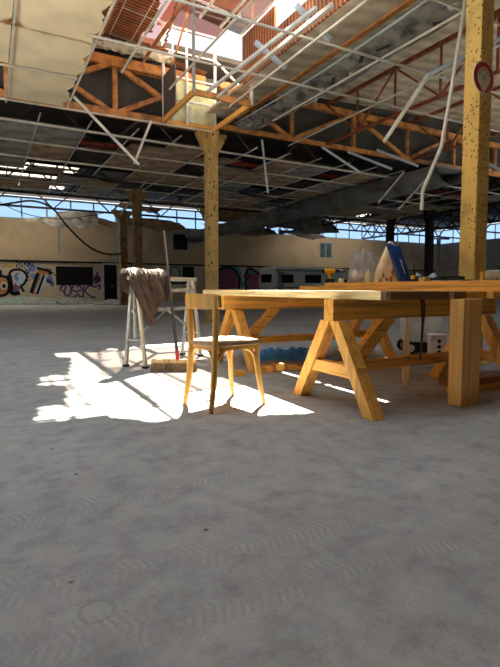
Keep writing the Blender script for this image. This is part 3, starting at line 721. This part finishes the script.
# torn panels hanging by the back wall
for (p, w_, h_, rx, rz, lb, mt) in ((at(50,221,26.5), 2.6, 1.0, .5, .1, 'torn grey panel drooping from the top of the back wall, leftmost', 'gtile'), (at(77,219,26.8), 2.2, 1.1, .9, -.2, 'torn grey panel curling beside the leftmost one', 'gtile'),
                                 (at(100,222,27.5), 2.4, .9, .4, .3, 'torn dark panel hanging just left of the dark brown columns', 'dtile'), (at(153,224,29), 4.0, 1.0, .7, .1, 'wide torn dark panel hanging between the brown and ochre columns', 'dtile'),
                                 (at(240,229,31), 5.0, 1.2, .6, .0, 'wide torn dark panel hanging above the caravan at left', 'dtile'), (at(300,234,33), 4.5, 1.0, .5, .2, 'torn dark panel hanging above the caravan at right', 'gtile'),
                                 (at(236,213,28.5), 5.0, 1.9, .9, .1, 'large torn dark sheet hanging just right of the ochre column', 'dtile'), (at(300,224,31), 5.5, 1.5, .8, .0, 'large torn dark sheet hanging above the small blue window', 'gtile'),
                                 (at(140,208,21), 1.5, 1.4, .2, .4, 'dark panel scrap caught on the brown column tops', 'dtile')):
    q = MB().grid(lambda u, v: Vector(((u-.5)*w_, (v-.5)*h_+.1*math.sin(u*9), .12*math.sin(u*7+v*4)+rnd.uniform(-.04, .04))), 14, 6)
    q.moved(Matrix.Translation(p) @ Euler((rx, 0, rz)).to_matrix().to_4x4())
    single('torn_panel', q, M[mt], lb, 'panel', smooth=True)
# downpipe with the blue light put into its colour, standpipe at right
single('downpipe', MB().tube([on_y(118.5, 216, BACK-.12), on_y(118.5, 263, BACK-.12)], .14, 10), M['pipe_bluelit'], 'downpipe with blue light in its colour above the doorway on the back wall', 'pipe', smooth=True)
sp_ = at(437.5, 272, 30); sp_.z = 0
t = thing('standpipe', 'pale standpipe with a short crossbar near the right wall', 'pipe', sp_)
part('pipe', MB().tube([(0,0,0), (0,0,3.95)], .10, 10), M['mullion'], t, smooth=True); part('crossbar', MB().bar((-.35,0,3.9), (.7,-.2,3.9), .1, .1), M['mullion'], t)

# ================================================================== CARAVAN and rubble at the back wall
cv = thing('caravan', 'white touring caravan parked along the back wall', 'caravan', (17.1, 28.0, 0))
prof = [(0,.45),(6.3,.45),(6.5,1.1),(6.3,2.0),(6.0,2.26),(.35,2.36),(.06,2.2),(-.06,1.3)]
part('body', MB().prism(prof, 0, 2.1, 'y'), M['caravan'], cv, bevel=.06)
part('roof_edge', MB().b2(.1, 6.2, -.02, .01, 2.03, 2.12), M['caravan_grey'], cv)
for a, b in ((281, 293.5), (305, 321)):
    xa, xb = on_y(a, 280, 28).x-17.1, on_y(b, 280, 28).x-17.1
    part('window', MB().b2(xa, xb, -.03, .01, 1.22, 1.80), M['black_win'], cv, bevel=.02)
part('window', MB().b2(-.09, .0, .35, 1.7, 1.25, 1.82), M['black_win'], cv, bevel=.02)
part('door', MB().b2(.25, .72, -.025, .01, .5, 1.98), M['caravan_grey'], cv); part('stripe', MB().b2(.05, 6.3, -.02, .01, .85, .95), M['caravan_grey'], cv)
for x in (3.2, 3.95):
    part('wheel', MB().lathe([(.12,-.1),(.33,-.1),(.33,.1),(.12,.1)], (0,0,0), 20).moved(Matrix.Translation((x, .1, .33)) @ Matrix.Rotation(math.pi/2, 4, 'X')), M['black'], cv, smooth=True)
def rubble(px, py, D, w, d_, h, mat, lb, rz=0., n=1, nm='fallen_board'):
    p = on_floor(px, py)
    q = MB().grid(lambda u, v: Vector(((u-.5)*w, (v-.5)*d_, (h*(.35+.65*math.sin(math.pi*u)**.6)*v if n else h) + rnd.uniform(0, h*.25))), 12, 5)
    k = len(q.v)//1; q.add([v*1 for v in q.v], []); 
    q2 = MB().prism([(-w/2, -d_/2), (w/2, -d_/2), (w/2, d_/2), (-w/2, d_/2)], 0, .03, 'z'); q.v = q.v[:k]; q.f += []
    q.add(q2.v, q2.f).moved(Matrix.Translation(p) @ Matrix.Rotation(rz, 4, 'Z'))
    single(nm, q, M[mat], lb, 'rubble')
rubble(18, 304, 27, 5.0, 1.6, 0.33, 'debris_teal', 'grey-green fallen boards heaped below the big orange letters')
rubble(48, 304, 27, 2.6, 1.4, 0.27, 'debris_grey', 'grey rubble heap right below the letter T')
rubble(80, 304, 27, 2.4, 1.2, 0.33, 'debris_grey', 'twisted grey rubble under the purple tag', .3)
rubble(112, 304.5, 27, 1.8, 1.0, 0.24, 'debris_grey', 'low rubble pile before the dark doorway', -.2)
for px, py, a, b, lb in ((70, 300, -6, 3, 'bent bar sticking out of the rubble under the purple tag'), (46, 302, -12, 4, 'pale slat lying on the rubble below the letter T')):
    p = on_floor(px, 304); single('scrap_bar', MB().bar(p+Vector((-.7,0,.05)), p+Vector((.7,.2,.7 if a == -6 else .5)), .07, .05), M['mullion'], lb, 'bar')

# ================================================================== TRESTLES
def trestle(loc, label, b0=.10, s2=1.76, hl=.425):
    t = thing('trestle', label, 'trestle', loc)
    px_ = M['pine_x']
    part('beam', MB().b2(b0, s2+.19, -.055, .055, .635, .79), px_, t, bevel=.005)
    for s in (.16, s2):
        for sg_ in (1, -1):
            poly = [(sg_*(hl+.055), 0), (sg_*(hl-.055), 0), (0, .634), (sg_*.105, .634)]
            part('leg', MB().prism(poly, s-.052, s+.052, 'x'), M['pine_z'], t, bevel=.005)
        part('cross_piece', MB().b2(s-.035, s+.035, -.30, .30, .235, .325), M['pine_y'], t, bevel=.004)
    part('stretcher', MB().b2(.195, s2-.035, -.03, .03, .24, .32), px_, t, bevel=.004)
    for a, b in ((.66, .36),):
        part('brace', MB().bar((a+.04, 0, .655), (b, 0, .325), .075, .10), px_, t, bevel=.004)
    return t
trestle((2.075, 2.81, 0), 'pine trestle at the near end of the workbench, beside the square post')
trestle((2.23, 4.76, 0), 'pine trestle at the far end of the workbench, behind the chair', 0, 2.08, .47)
# tabletop boards
ZT = .79
def board(x0, x1, y0, y1, z0, z1, mat, lb, nm='table_plank', cat='plank', g=None):
    return single(nm, MB().b2(x0, x1, y0, y1, z0, z1), M[mat], lb, cat, g, bevel=.004)
board(2.29, 2.345, 2.40, 5.42, ZT, .848, 'pale_y', 'long pale narrow plank on the left edge of the workbench')
board(2.36, 2.93, 2.38, 5.4, ZT, .845, 'shaded_board', 'plank coloured dark brown for its shaded end, beside the pale plank')  # plank-end shade put into the colour, next to the lit pale strip
board(2.985, 3.12, 2.38, 5.4, ZT, .845, 'shaded_board', 'narrow plank coloured dark brown for its shaded end, left of the post top')
board(3.13, 3.38, 2.40, 5.4, ZT, .845, 'pine_y', 'pine plank lying over the top of the square post')
board(3.40, 3.82, 2.36, 5.4, ZT, .845, 'pine_y', 'pine plank under the loose boards, right of the square post')
board(3.84, 4.30, 2.36, 5.4, ZT, .845, 'pine_y', 'pine plank on the right side of the workbench, under the loose boards')
board(3.55, 3.82, 1.9, 5.2, .845, .898, 'pine_y', 'lower loose pine board stacked on the workbench', 'loose_board', 'board')
board(3.84, 4.36, 1.9, 5.05, .845, .898, 'pine_y', 'wide loose pine board at the right of the stack', 'loose_board', 'board')
board(3.76, 4.22, 1.9, 4.95, .898, .935, 'pine_y', 'upper loose pine board on top of the stack, under the bags', 'loose_board', 'board')
single('square_post', MB().b2(3.005, 3.205, 2.31, 2.43, 0, ZT), M['post'], 'thick square timber post standing under the near right corner of the workbench', 'post', bevel=.006)
# ================================================================== BENTWOOD CHAIR
ch = thing('bentwood_chair', 'varnished bentwood chair with curved back rail standing in the sun patch', 'chair', tuple(cw(-.198, 3.57)), math.radians(10.8))
cm = M['chair']
def smoothpath(P, seg=6):
    P = [Vector(p) for p in P]; Q = []
    for i in range(len(P)-1):
        p0, p1, p2, p3 = P[max(i-1,0)], P[i], P[i+1], P[min(i+2, len(P)-1)]
        for k in range(seg):
            t = k/seg; Q.append(.5*((2*p1)+(p2-p0)*t+(2*p0-5*p1+4*p2-p3)*t*t+(3*p1-3*p2+p3-p0)*t**3))
    return Q+[P[-1]]
for s in (1, -1):
    P = smoothpath([(-.235, s*.170, 0), (-.20, s*.160, .22), (-.185, s*.155, .45), (-.185, s*.165, .64), (-.195, s*.18, .80)])
    part('leg', MB().tube(P, [.0185+.005*min(1, i/8) for i in range(len(P))], 10), cm, ch, smooth=True)
    P = smoothpath([(.235, s*.195, 0), (.205, s*.18, .15), (.19, s*.165, .30), (.185, s*.158, .462)])
    part('leg', MB().tube(P, [.016+.007*i/(len(P)-1) for i in range(len(P))], 10), cm, ch, smooth=True)
# seat: rounded trapezoid with dished top
def outline(k):
    n = 48; pts = []
    for i in range(n):
        a = 2*math.pi*i/n; c, s_ = math.cos(a), math.sin(a); e = .42
        x = .222*math.copysign(abs(c)**e, c); hw = .20 + .022*(x/.22)
        pts.append((x*k+.003, hw*k*math.copysign(abs(s_)**e, s_)))
    return pts
sm = MB(); ks = [(.0, .484), (.5, .482), (.85, .484), (.97, .490), (1.0, .484), (1.0, .466), (.96, .460), (0, .460)]
n = 48; vs = []
for k, z in ks: vs += [(x, y, z) for x, y in outline(k)]
sm.add(vs, [(i*n+j, i*n+(j+1) % n, (i+1)*n+(j+1) % n, (i+1)*n+j) for i in range(len(ks)-1) for j in range(n)])
part('seat', sm, M['seat'], ch, smooth=True, label='worn greyish brown wooden seat')
part('seat_rail', MB().add([(x*.93, y*.93, z) for z in (.430, .461) for x, y in outline(1.0)], [(j, (j+1) % n, (j+1) % n+n, j+n) for j in range(n)] + [tuple(range(n))[::-1]]), cm, ch, smooth=True)
# bent back rail
br = MB()
def brf(u, v):
    a = (u-.5)*2; y = a*.215; x = -.24+.062*a*a; e = abs(a)**7*.014
    return x, y, e
nu = 25; loop = []
for i in range(nu):
    x, y, e = brf(i/(nu-1), 0)
    loop.append([Vector((x-.010, y, .722+e)), Vector((x+.010, y, .722+e)), Vector((x+.004, y, .83-e)), Vector((x-.016, y, .83-e))])
br.add([v for l in loop for v in l], [(i*4+j, i*4+(j+1) % 4, (i+1)*4+(j+1) % 4, (i+1)*4+j) for i in range(nu-1) for j in range(4)] + [(0,1,2,3), ((nu-1)*4+3, (nu-1)*4+2, (nu-1)*4+1, (nu-1)*4)])
part('back_rail', br, cm, ch, smooth=True, bevel=.003)
def arch(p, q, z0=.31, z1=.442, r=.13):
    p = Vector(p); q = Vector(q); d = (q-p); L = d.length; d.normalize(); P = []
    for k in range(9):
        a = math.pi/2*k/8; P.append(p+d*(r*(1-math.cos(a)))+Vector((0,0,z0+(z1-z0)*math.sin(a))))
    for k in range(9):
        a = math.pi/2*(1-k/8); P.append(q-d*(r*(1-math.cos(a)))+Vector((0,0,z0+(z1-z0)*math.sin(a))))
    part('arch_brace', MB().tube(P,   .0135, 8), cm, ch, smooth=True)
for s in (1, -1): arch((-.182, s*.16, 0), (.172, s*.168, 0))
arch((.185, -.155, 0), (.185, .155, 0)); arch((-.188, -.145, 0), (-.188, .145, 0), r=.11)
# ================================================================== FOLDING STAND with hide, broom
A = cw(-1.27, 5.22); B = cw(-.74, 6.2); ang = math.atan2((B-A).y, (B-A).x); Ls = (B-A).length
fs = thing('folding_stand', 'cream and silver folding work stand in the sun patch left of the chair', 'work stand', tuple(A), ang)
part('top_rail', MB().b2(-.05, Ls+.05, -.035, .035, .955, 1.0), M['cream_metal'], fs, bevel=.006)
part('lower_rail', MB().b2(.0, Ls, -.05, -.02, .825, .865), M['cream_metal'], fs, bevel=.004)
part('lower_rail', MB().b2(.0, Ls, -.02, .02, .60, .64), M['silver'], fs, bevel=.004)
for x in (.03, Ls-.03):
    for s in (1, -1):
        part('leg', MB().bar((x, s*.14, .012), (x, s*.03, .97), .035, .035, (1,0,0)), M['silver'] if s > 0 else M['cream_metal'], fs, bevel=.003)
        part('foot', MB().box((x, s*.14, .012), (.05, .06, .024)), M['black'], fs)
    part('spreader', MB().bar((x, -.10, .30), (x, .10, .30), .022, .022), M['silver'], fs)
    part('spreader', MB().bar((x, -.06, .63), (x, .06, .63), .022, .022), M['dark_metal'], fs)
    part('adjusting_post', MB().tube([(x, 0, .32), (x, 0, .97)], .022, 8), M['silver'], fs, smooth=True)
part('brace', MB().bar((.05, -.03, .34), (Ls*.5, -.02, .62), .018, .018), M['silver'], fs); part('brace', MB().bar((Ls-.05, -.03, .34), (Ls*.5, -.02, .62), .018, .018), M['silver'], fs)
# hide
hd = thing('animal_hide', 'shaggy brown hide with a sunlit upper edge painted white draped over the folding stand', 'hide', (A.x, A.y, 1.0), ang)
r5 = random.Random(5)
def hang(a):
    pts = [(-.13,.20),(-.07,.34),(.0,.50),(.06,.66),(.12,.60),(.20,.48),(.34,.40),(.44,.34),(.52,.24)]
    for (x0,h0),(x1,h1) in zip(pts, pts[1:]):
        if x0 <= a <= x1: return h0+(h1-h0)*(a-x0)/(x1-x0)
    return .1
def hidef(u, v):
    a = -.13+u*.65; Hf = hang(a); Hb = .30+.06*math.sin(a*9); s = -Hb+v*(Hf+Hb); R = .055
    if s < -R*1.57: y, z = R, (s+R*1.57)
    elif s > R*1.57: y, z = -R, -(s-R*1.57)
    else: y, z = -R*math.sin(s/R), R*math.cos(s/R)-R*.0
    if abs(s) > R*1.57: pass
    fold = .025*math.sin(a*16+z*5)*min(1, max(0, -z*4)) + .02*math.sin(a*37+z*13)
    tilt = .38*max(0, -z) if y <= 0 else 0
    return Vector((a, y-abs(fold)*(1 if y < 0 else -.3)-tilt*.55, z+.018+r5.uniform(-.006,.006)))
hb = MB().grid(hidef, 40, 44)
tuft = MB(); tw = MB()
for k in range(2200):
    u, v = r5.random(), r5.random(); p = hidef(u, v); q = hidef(min(1, u+.02), v); w = hidef(u, min(1, v+.02))
    nrm = (q-p).cross(w-p)
    if nrm.length < 1e-9: continue
    nrm.normalize()
    if p.y < 0 and nrm.y > 0: nrm = -nrm
    if p.z > .03 and nrm.z < 0: nrm = -nrm
    d_ = (nrm*.5+Vector((r5.uniform(-.5,.5), r5.uniform(-.3,.3), -.9))).normalized()*r5.uniform(.025,.055)
    sd = d_.cross(nrm).normalized()*.005 if d_.cross(nrm).length > 1e-6 else Vector((.005,0,0))
    (tw if (p.z > .035) else tuft).add([p-sd, p+sd, p+d_], [(0,1,2)])
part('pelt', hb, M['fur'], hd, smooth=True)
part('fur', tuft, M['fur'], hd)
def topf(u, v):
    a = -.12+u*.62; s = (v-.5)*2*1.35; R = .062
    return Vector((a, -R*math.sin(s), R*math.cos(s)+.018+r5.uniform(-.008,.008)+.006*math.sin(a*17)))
part('sunlit_edge', MB().grid(topf, 40, 8).add(tw.v, tw.f), M['fur_sunlit'], hd, smooth=True, label='sunlit upper fur painted white')  # sun on the upper fur painted in as white
# broom
b0 = on_floor(174, 371); top = at(163.5, 231, 5.95)
bm = thing('broom', 'wide push broom leaning on the hide, bristles on the sunlit floor', 'broom', tuple(b0), math.radians(-YAW*0)-YAW)
rel = Matrix.Rotation(YAW, 4, 'Z') @ (top-b0); sock = Vector((.04, .0, .135))
part('handle', MB().tube([sock, rel], .016, 10), M['handle'], bm, smooth=True)
part('socket', MB().tube([sock+(rel-sock)*-.02, sock+(rel-sock)*.05], .02, 10), M['red_plastic'], bm, smooth=True)
part('head', MB().b2(-.235, .235, -.032, .032, .085, .125), M['lath'], bm, bevel=.008)
bb = MB()
for k in range(420):
    x, y = r5.uniform(-.23,.23), r5.uniform(-.028,.028); e = Vector((x*1.05+r5.uniform(-.01,.01), y*1.7-.01+r5.uniform(-.01,.01), .002))
    bb.bar((x, y, .088), e, .007, .005)
part('bristles', bb, M['bristle'], bm)
# ================================================================== THINGS UNDER AND BEHIND THE WORKBENCH
p = on_floor(423, 354); wb = thing('wheeled_bin', 'grey wheeled tool bin with a black base behind the near trestle', 'tool bin', tuple(p), -YAW)
part('body', MB().prism([(-.19,.15),(.22,.15),(.25,.60),(-.22,.60)], 0, .36, 'y'), M['grey_plastic'], wb, bevel=.02)
part('lid', MB().b2(-.24, .27, -.02, .38, .60, .65), M['grey_plastic'], wb, bevel=.015); part('base', MB().b2(-.18, .24, .01, .35, .02, .16), M['black'], wb, bevel=.01)
part('panel_seam', MB().b2(-.02, -.012, -.006, .01, .16, .6), M['dark_metal'], wb)
for x, y in ((-.19, -.05), (-.15, .37), (.2, .37)):
    w_ = part('wheel', MB().lathe([(.03,-.03),(.075,-.03),(.085,-.015),(.085,.015),(.075,.03),(.03,.03)], (0,0,0), 22).moved(Matrix.Translation((x, y, .085)) @ Matrix.Rotation(math.pi/2, 4, 'X')), M['black'], wb, smooth=True)
    part('hub', MB().lathe([(.0,-.032),(.05,-.034),(.052,-.02),(.05,.032),(0,.034)], (0,0,0), 18).moved(Matrix.Translation((x, y, .085)) @ Matrix.Rotation(math.pi/2, 4, 'X')), M['grey_plastic'], w_, smooth=True)
p = on_floor(438, 357); wbk = thing('hollow_block', 'white block with three round dark holes in a column, beside the square post', 'block', tuple(p), -YAW)
part('block', MB().b2(-.09, .11, 0, .14, 0, .27), M['white_block'], wbk, bevel=.008); part('cap', MB().b2(-.10, .12, -.01, .15, .262, .285), M['white_block'], wbk, bevel=.005)
for z in (.06, .13, .20): part('hole', MB().lathe([(.024, 0), (.024, .006), (.0, .006)], (0,0,0), 16).moved(Matrix.Translation((.01, .001, z)) @ Matrix.Rotation(math.pi/2, 4, 'X')), M['hole'], wbk)
# blue tarp
p = on_floor(292, 358); r6 = random.Random(9); tp = MB(); ht = [[0]*26 for _ in range(40)]
def tarpf(u, v):
    x, y = (u-.5)*.95, (v-.5)*.5; e = min(u, 1-u, v, 1-v)*6; e = min(1, e)
    h = abs(math.sin(x*11+y*7))*.05+abs(math.sin(x*23-y*17+1))*.035+abs(math.sin(y*31+x*5))*.02
    return Vector((x+.03*math.sin(y*20), y*(1+.4*math.sin(x*9))+.05*math.sin(x*13), .004+h*e*1.2))
tp.grid(tarpf, 60, 36).moved(Matrix.Translation(p) @ Matrix.Rotation(-YAW, 4, 'Z'))
single('blue_tarp', tp, M['tarp'], 'crumpled blue tarp on the floor under the workbench', 'tarp', smooth=True)
def offcut(px, py, L_, w_, h_, rz, lb, mat='pine_x', nm='wood_offcut', z=0.0):
    p = on_floor(px, py); q = MB().box((0, 0, h_/2+z), (L_, w_, h_)).moved(Matrix.Translation(p) @ Matrix.Rotation(rz-YAW, 4, 'Z'))
    single(nm, q, M[mat], lb, 'wood offcut', bevel=.003)
offcut(240, 376, .09, .07, .06, .3, 'small pine offcut block right behind the chair legs')
offcut(268, 372, .12, .09, .07, -.3, 'pine offcut block beside the far trestle foot, larger one')
offcut(278, 371, .11, .08, .08, .5, 'pine offcut block leaning next to the larger one')
offcut(289, 369, .20, .07, .05, -.2, 'short flat pine offcut in front of the blue tarp')
offcut(312, 370, .34, .08, .035, -.35, 'long flat pine offcut behind the near trestle leg')
offcut(345, 366, .4, .09, .03, .1, 'flat pine offcut lying between the two trestles')
# wood at right on the floor
board(3.36, 5.2, 2.58, 2.74, 0, .05, 'pine_x', 'lower pine board on the floor right of the square post', 'floor_board', 'board')
board(3.34, 5.2, 2.62, 2.80, .05, .11, 'redbrown_x', 'red-brown board lying on the pine board right of the post', 'floor_board', 'board')
board(4.15, 5.6, 3.0, 3.4, 0, .03, 'debris_grey', 'pale grey panel flat on the floor at far right under the workbench', 'floor_panel', 'board')
# lath and strap hanging at the near trestle
p = cw(1.365, 4.02)
lt = MB(); prof_l = [(0,.004),(.05,.012),(.12,.02),(.2,.024),(.3,.026),(.34,.022),(.45,.014),(.55,.009),(.632,.007)]
lt.add([v for z, w_ in prof_l for v in ((-w_*1.35,-.006,z),(w_*1.35,-.006,z),(w_*1.35,.006,z),(-w_*1.35,.006,z))], [(i*4+j, i*4+(j+1) % 4, (i+1)*4+(j+1) % 4, (i+1)*4+j) for i in range(len(prof_l)-1) for j in range(4)]+[(0,1,2,3),(32,33,34,35)])
lt.moved(Matrix.Translation((p.x, p.y+.07, 0)) @ Matrix.Rotation(-YAW, 4, 'Z'))
single('pointed_lath', lt, M['lath'], 'pale pointed wooden lath standing behind the near trestle stretcher', 'lath')
sx_ = 3.02; stp = MB()
path = [(-.058+.0, .80, .022), (-.064, .74, .022), (-.064, .66, .020), (-.07, .60, .014), (-.075, .50, .010), (-.07, .40, .008), (-.06, .30, .007)]
stp.add([v for i, (y, z, w_) in enumerate(path) for v in ((-w_+.012*math.sin(i), y-.003, z), (w_+.012*math.sin(i), y-.003, z), (w_+.012*math.sin(i), y+.003, z), (-w_+.012*math.sin(i), y+.003, z))],
        [(i*4+j, i*4+(j+1) % 4, (i+1)*4+(j+1) % 4, (i+1)*4+j) for i in range(len(path)-1) for j in range(4)]+[(0,1,2,3),(24,25,26,27)])
stp.moved(Matrix.Translation((3.07, 2.81, -.012)))
single('leather_strap', stp, M['leather'], 'brown leather strap hanging down the near trestle beam', 'strap')

# ================================================================== THINGS ON THE WORKBENCH
ZB, ZU = .898, .935
def on_top(px, D, z): q = at(px, 288, D); q.z = z; return tuple(q)
# cordless drill
dr = thing('cordless_drill', 'yellow and black cordless drill standing on the upper loose board', 'drill', on_top(329.5, 6.35, ZU), -YAW)
part('body', MB().tube([(-.075,0,.155),(-.06,0,.158),(.06,0,.158),(.07,0,.158)], [.02,.034,.034,.026], 14), M['yellow'], dr, smooth=True)
part('chuck', MB().tube([(.07,0,.158),(.09,0,.158),(.125,0,.158),(.135,0,.158)], [.026,.024,.018,.010], 12), M['black'], dr, smooth=True)
part('grip', MB().bar((-.012,0,.14), (.012,0,.05), .034, .042, (1,0,0)), M['yellow'], dr, bevel=.008); part('battery', MB().b2(-.055, .06, -.035, .035, 0, .055), M['black'], dr, bevel=.008)
part('motor_cap', MB().tube([(-.105,0,.155),(-.1,0,.155),(-.07,0,.157)], [.022,.03,.032], 12), M['black'], dr, smooth=True); part('trigger', MB().b2(.018, .034, -.01, .01, .095, .125), M['black'], dr)
def small_block(px, D, z, d_, mat, lb, nm, cat, rz=0):
    q = Vector(on_top(px, D, z)); mbx = MB().box((0,0,d_[2]/2), d_).moved(Matrix.Translation(q) @ Matrix.Rotation(rz-YAW, 4, 'Z'))
    return single(nm, mbx, M[mat], lb, cat, bevel=.004)
small_block(341, 6.1, ZU, (.05,.05,.055), 'pale_y', 'tiny pale wood block between the drill and the plastic bag', 'wood_block', 'wood block', .3)
small_block(348, 6.45, ZU, (.12,.06,.05), 'black', 'small black tool box behind the wood block', 'tool_box', 'box', .2)
# clear bag of bottles
def bottle(px, D, h, r_, lb, tint='bottle_plastic', cap='paper', lab=None, nm='plastic_bottle'):
    t = thing(nm, lb, 'bottle', on_top(px, D, ZU))
    part('body', MB().lathe([(r_*.8,0),(r_,.01),(r_,h*.62),(r_*.75,h*.74),(r_*.34,h*.86),(r_*.32,h*.92)], n=16), M[tint], t, smooth=True)
    part('cap', MB().lathe([(r_*.4,h*.92),(r_*.4,h),(0,h)], n=12), M[cap], t, smooth=True)
    if lab: part('paper_label', MB().lathe([(r_*1.02,h*.22),(r_*1.02,h*.52)], n=16), M[lab], t, smooth=True)
    return t
bottle(355.5, 5.75, .30, .04, 'clear water bottle in the plastic bag, left one', lab='paper')
bottle(361.5, 5.90, .29, .038, 'clear bottle with a blue cap in the middle of the plastic bag', cap='blue_bag', lab='paper')
bottle(370.5, 5.85, .30, .038, 'clear bottle at the right rear inside the plastic bag')
bottle(367.3, 5.68, .18, .03, 'short cream glue bottle at the front of the plastic bag', 'glue', 'glue', nm='glue_bottle')
q = Vector(on_top(362, 5.79, ZU)); r7 = random.Random(2); fb = MB()
def bagf(u, v):
    a = 2*math.pi*u; z = v*.37; k = 1-.10*v-.25*max(0, v-.8)/.2; jag = .018*math.sin(a*5+v*6)+.012*math.sin(a*9-v*11)+r7.uniform(-.004,.004)
    zz = z+(.02*math.sin(a*3)+.015*math.sin(a*7))*v
    return Vector(((.155+jag)*k*math.cos(a), (.115+jag)*k*math.sin(a), .003+zz))
fb.grid(bagf, 48, 14).moved(Matrix.Translation(q) @ Matrix.Rotation(-YAW, 4, 'Z'))
single('plastic_bag', fb, M['film'], 'clear plastic bag wrapped around bottles on the workbench', 'bag', smooth=True)
# printed bag and blue bag
def pillow(w, h, d_, lean, top=.9, nu=16, nv=20, seed=1):
    rr = random.Random(seed); vs = MB()
    for sgn in (1, -1):
        vs.grid(lambda u, v: Vector(((u-.5)*w*(1+(top-1)*max(0, (v-.25)/.75)**1.15), sgn*d_*(max(0, 1-(2*u-1)**4)*max(0, 1-v**3))**.5*.5 + lean[1]*v*h+rr.uniform(-.004,.004), v*h*(1+.04*math.sin(u*6))) )+Vector((lean[0]*v*h, 0, 0)), nu, nv)
    return vs
t = thing('printed_bag', 'cream printed bag with a pointed white top standing on the workbench', 'bag', on_top(387.5, 5.45, ZU), -YAW)
part('sack', pillow(.30, .44, .14, (.05, 0), .16, seed=4), M['floral'], t, smooth=True)
part('folded_top', pillow(.10, .075, .03, (.05, 0), .5, 8, 8, 6).moved(Matrix.Translation((.018, -.012, .38))), M['paper'], t, smooth=True, label='white folded top')
part('printed_patch', MB().add([(.03,-.076,.06),(.10,-.07,.05),(.115,-.065,.13),(.05,-.072,.14)], [(0,1,2,3)]), M['g_orange'], t, label='orange printed patch')
t = thing('blue_bag', 'glossy deep blue bag leaning against the printed cream bag', 'bag', on_top(405.5, 5.25, ZU), -YAW)
part('sack', pillow(.155, .40, .07, (-.37, 0), .95, seed=8), M['blue_bag'], t, smooth=True)
wl_ = MB().tube(smoothpath([(-.02,-.045,.09),(-.035,-.046,.12),(-.04,-.046,.15),(-.06,-.046,.18),(-.062,-.046,.21),(-.08,-.044,.24)]), .0025, 5)
part('white_lettering', wl_, M['paper'], t)
t = thing('amber_bottle', 'small dark amber bottle with a yellow band right of the blue bag', 'bottle', on_top(413, 5.15, ZU))
part('glass', MB().lathe([(.024,0),(.027,.01),(.027,.10),(.012,.135),(.011,.175),(.013,.178),(.013,.188),(0,.188)], n=16), M['amber'], t, smooth=True); part('band', MB().lathe([(.0285,.03),(.0285,.07)], n=16), M['yellow'], t, smooth=True)
small_block(418.5, 5.1, ZU, (.06,.05,.06), 'black', 'small black tool body beside the amber bottle', 'tool', 'tool', .1)
small_block(421, 4.95, ZU, (.05,.04,.045), 'glue', 'little cream carton beside the amber bottle', 'carton', 'box', -.2)
small_block(427, 5.05, ZU, (.07,.05,.05), 'foam', 'small tan carton right of the cream carton', 'carton', 'box', .2)
small_block(434, 5.05, ZU, (.10,.05,.04), 'black', 'flat black hand tool left of the black case', 'hand_tool', 'tool', .2)
t = thing('tool_case', 'flat black tool case lying before the yellow column', 'case', on_top(449, 4.95, ZU), -YAW)
part('shell', MB().b2(-.12, .13, -.08, .08, 0, .055), M['black'], t, bevel=.012); part('handle', MB().tube(smoothpath([(-.05,-.08,.03),(-.04,-.10,.03),(.04,-.10,.03),(.05,-.08,.03)]), .006, 6), M['dark_metal'], t, smooth=True)
small_block(446, 4.72, ZU, (.28,.05,.012), 'silver', 'pale metal rule in front of the black case', 'metal_rule', 'rule', .1)
small_block(466, 4.75, ZU, (.12,.04,.02), 'dark_metal', 'grey file lying at the foot of the yellow column', 'file', 'tool', .1)
# crumpled white sheet behind
q = Vector(on_top(424, 5.28, .898)); cs = MB()
cs.grid(lambda u, v: Vector(((u-.5)*.34, (v-.5)*.18, .001+(.12+.05*math.sin(u*9))*math.sin(math.pi*u)**.5*math.sin(math.pi*v)**.5+.012*math.sin(u*31+v*17)*min(1, 6*min(u, 1-u)*1)*min(1, 6*min(v, 1-v)))), 26, 14).moved(Matrix.Translation(q) @ Matrix.Rotation(-YAW, 4, 'Z'))
single('crumpled_sheet', cs, M['mullion'], 'crumpled whitish plastic sheet behind the blue bag and cartons', 'sheet', smooth=True)
# stone and foam right of the column
q = Vector(on_top(497, 4.44, ZU)); stn = MB().grid(lambda u, v: Vector(((.10+.015*math.sin(u*25+v*3))*math.cos(2*math.pi*u)*math.sin(math.pi*v)**.45, (.06+.01*math.sin(u*19))*math.sin(2*math.pi*u)*math.sin(math.pi*v)**.45, .05-.05*math.copysign(abs(math.cos(math.pi*v))**.5, math.cos(math.pi*v)))), 30, 12).moved(Matrix.Translation(q) @ Matrix.Rotation(-YAW, 4, 'Z'))
single('stone_block', stn, M['stone'], 'grey speckled stone block at the far right of the workbench', 'stone', smooth=True)
small_block(491, 4.6, .898, (.20,.06,.125), 'foam', 'ochre foam slab behind the speckled stone', 'foam_slab', 'foam')
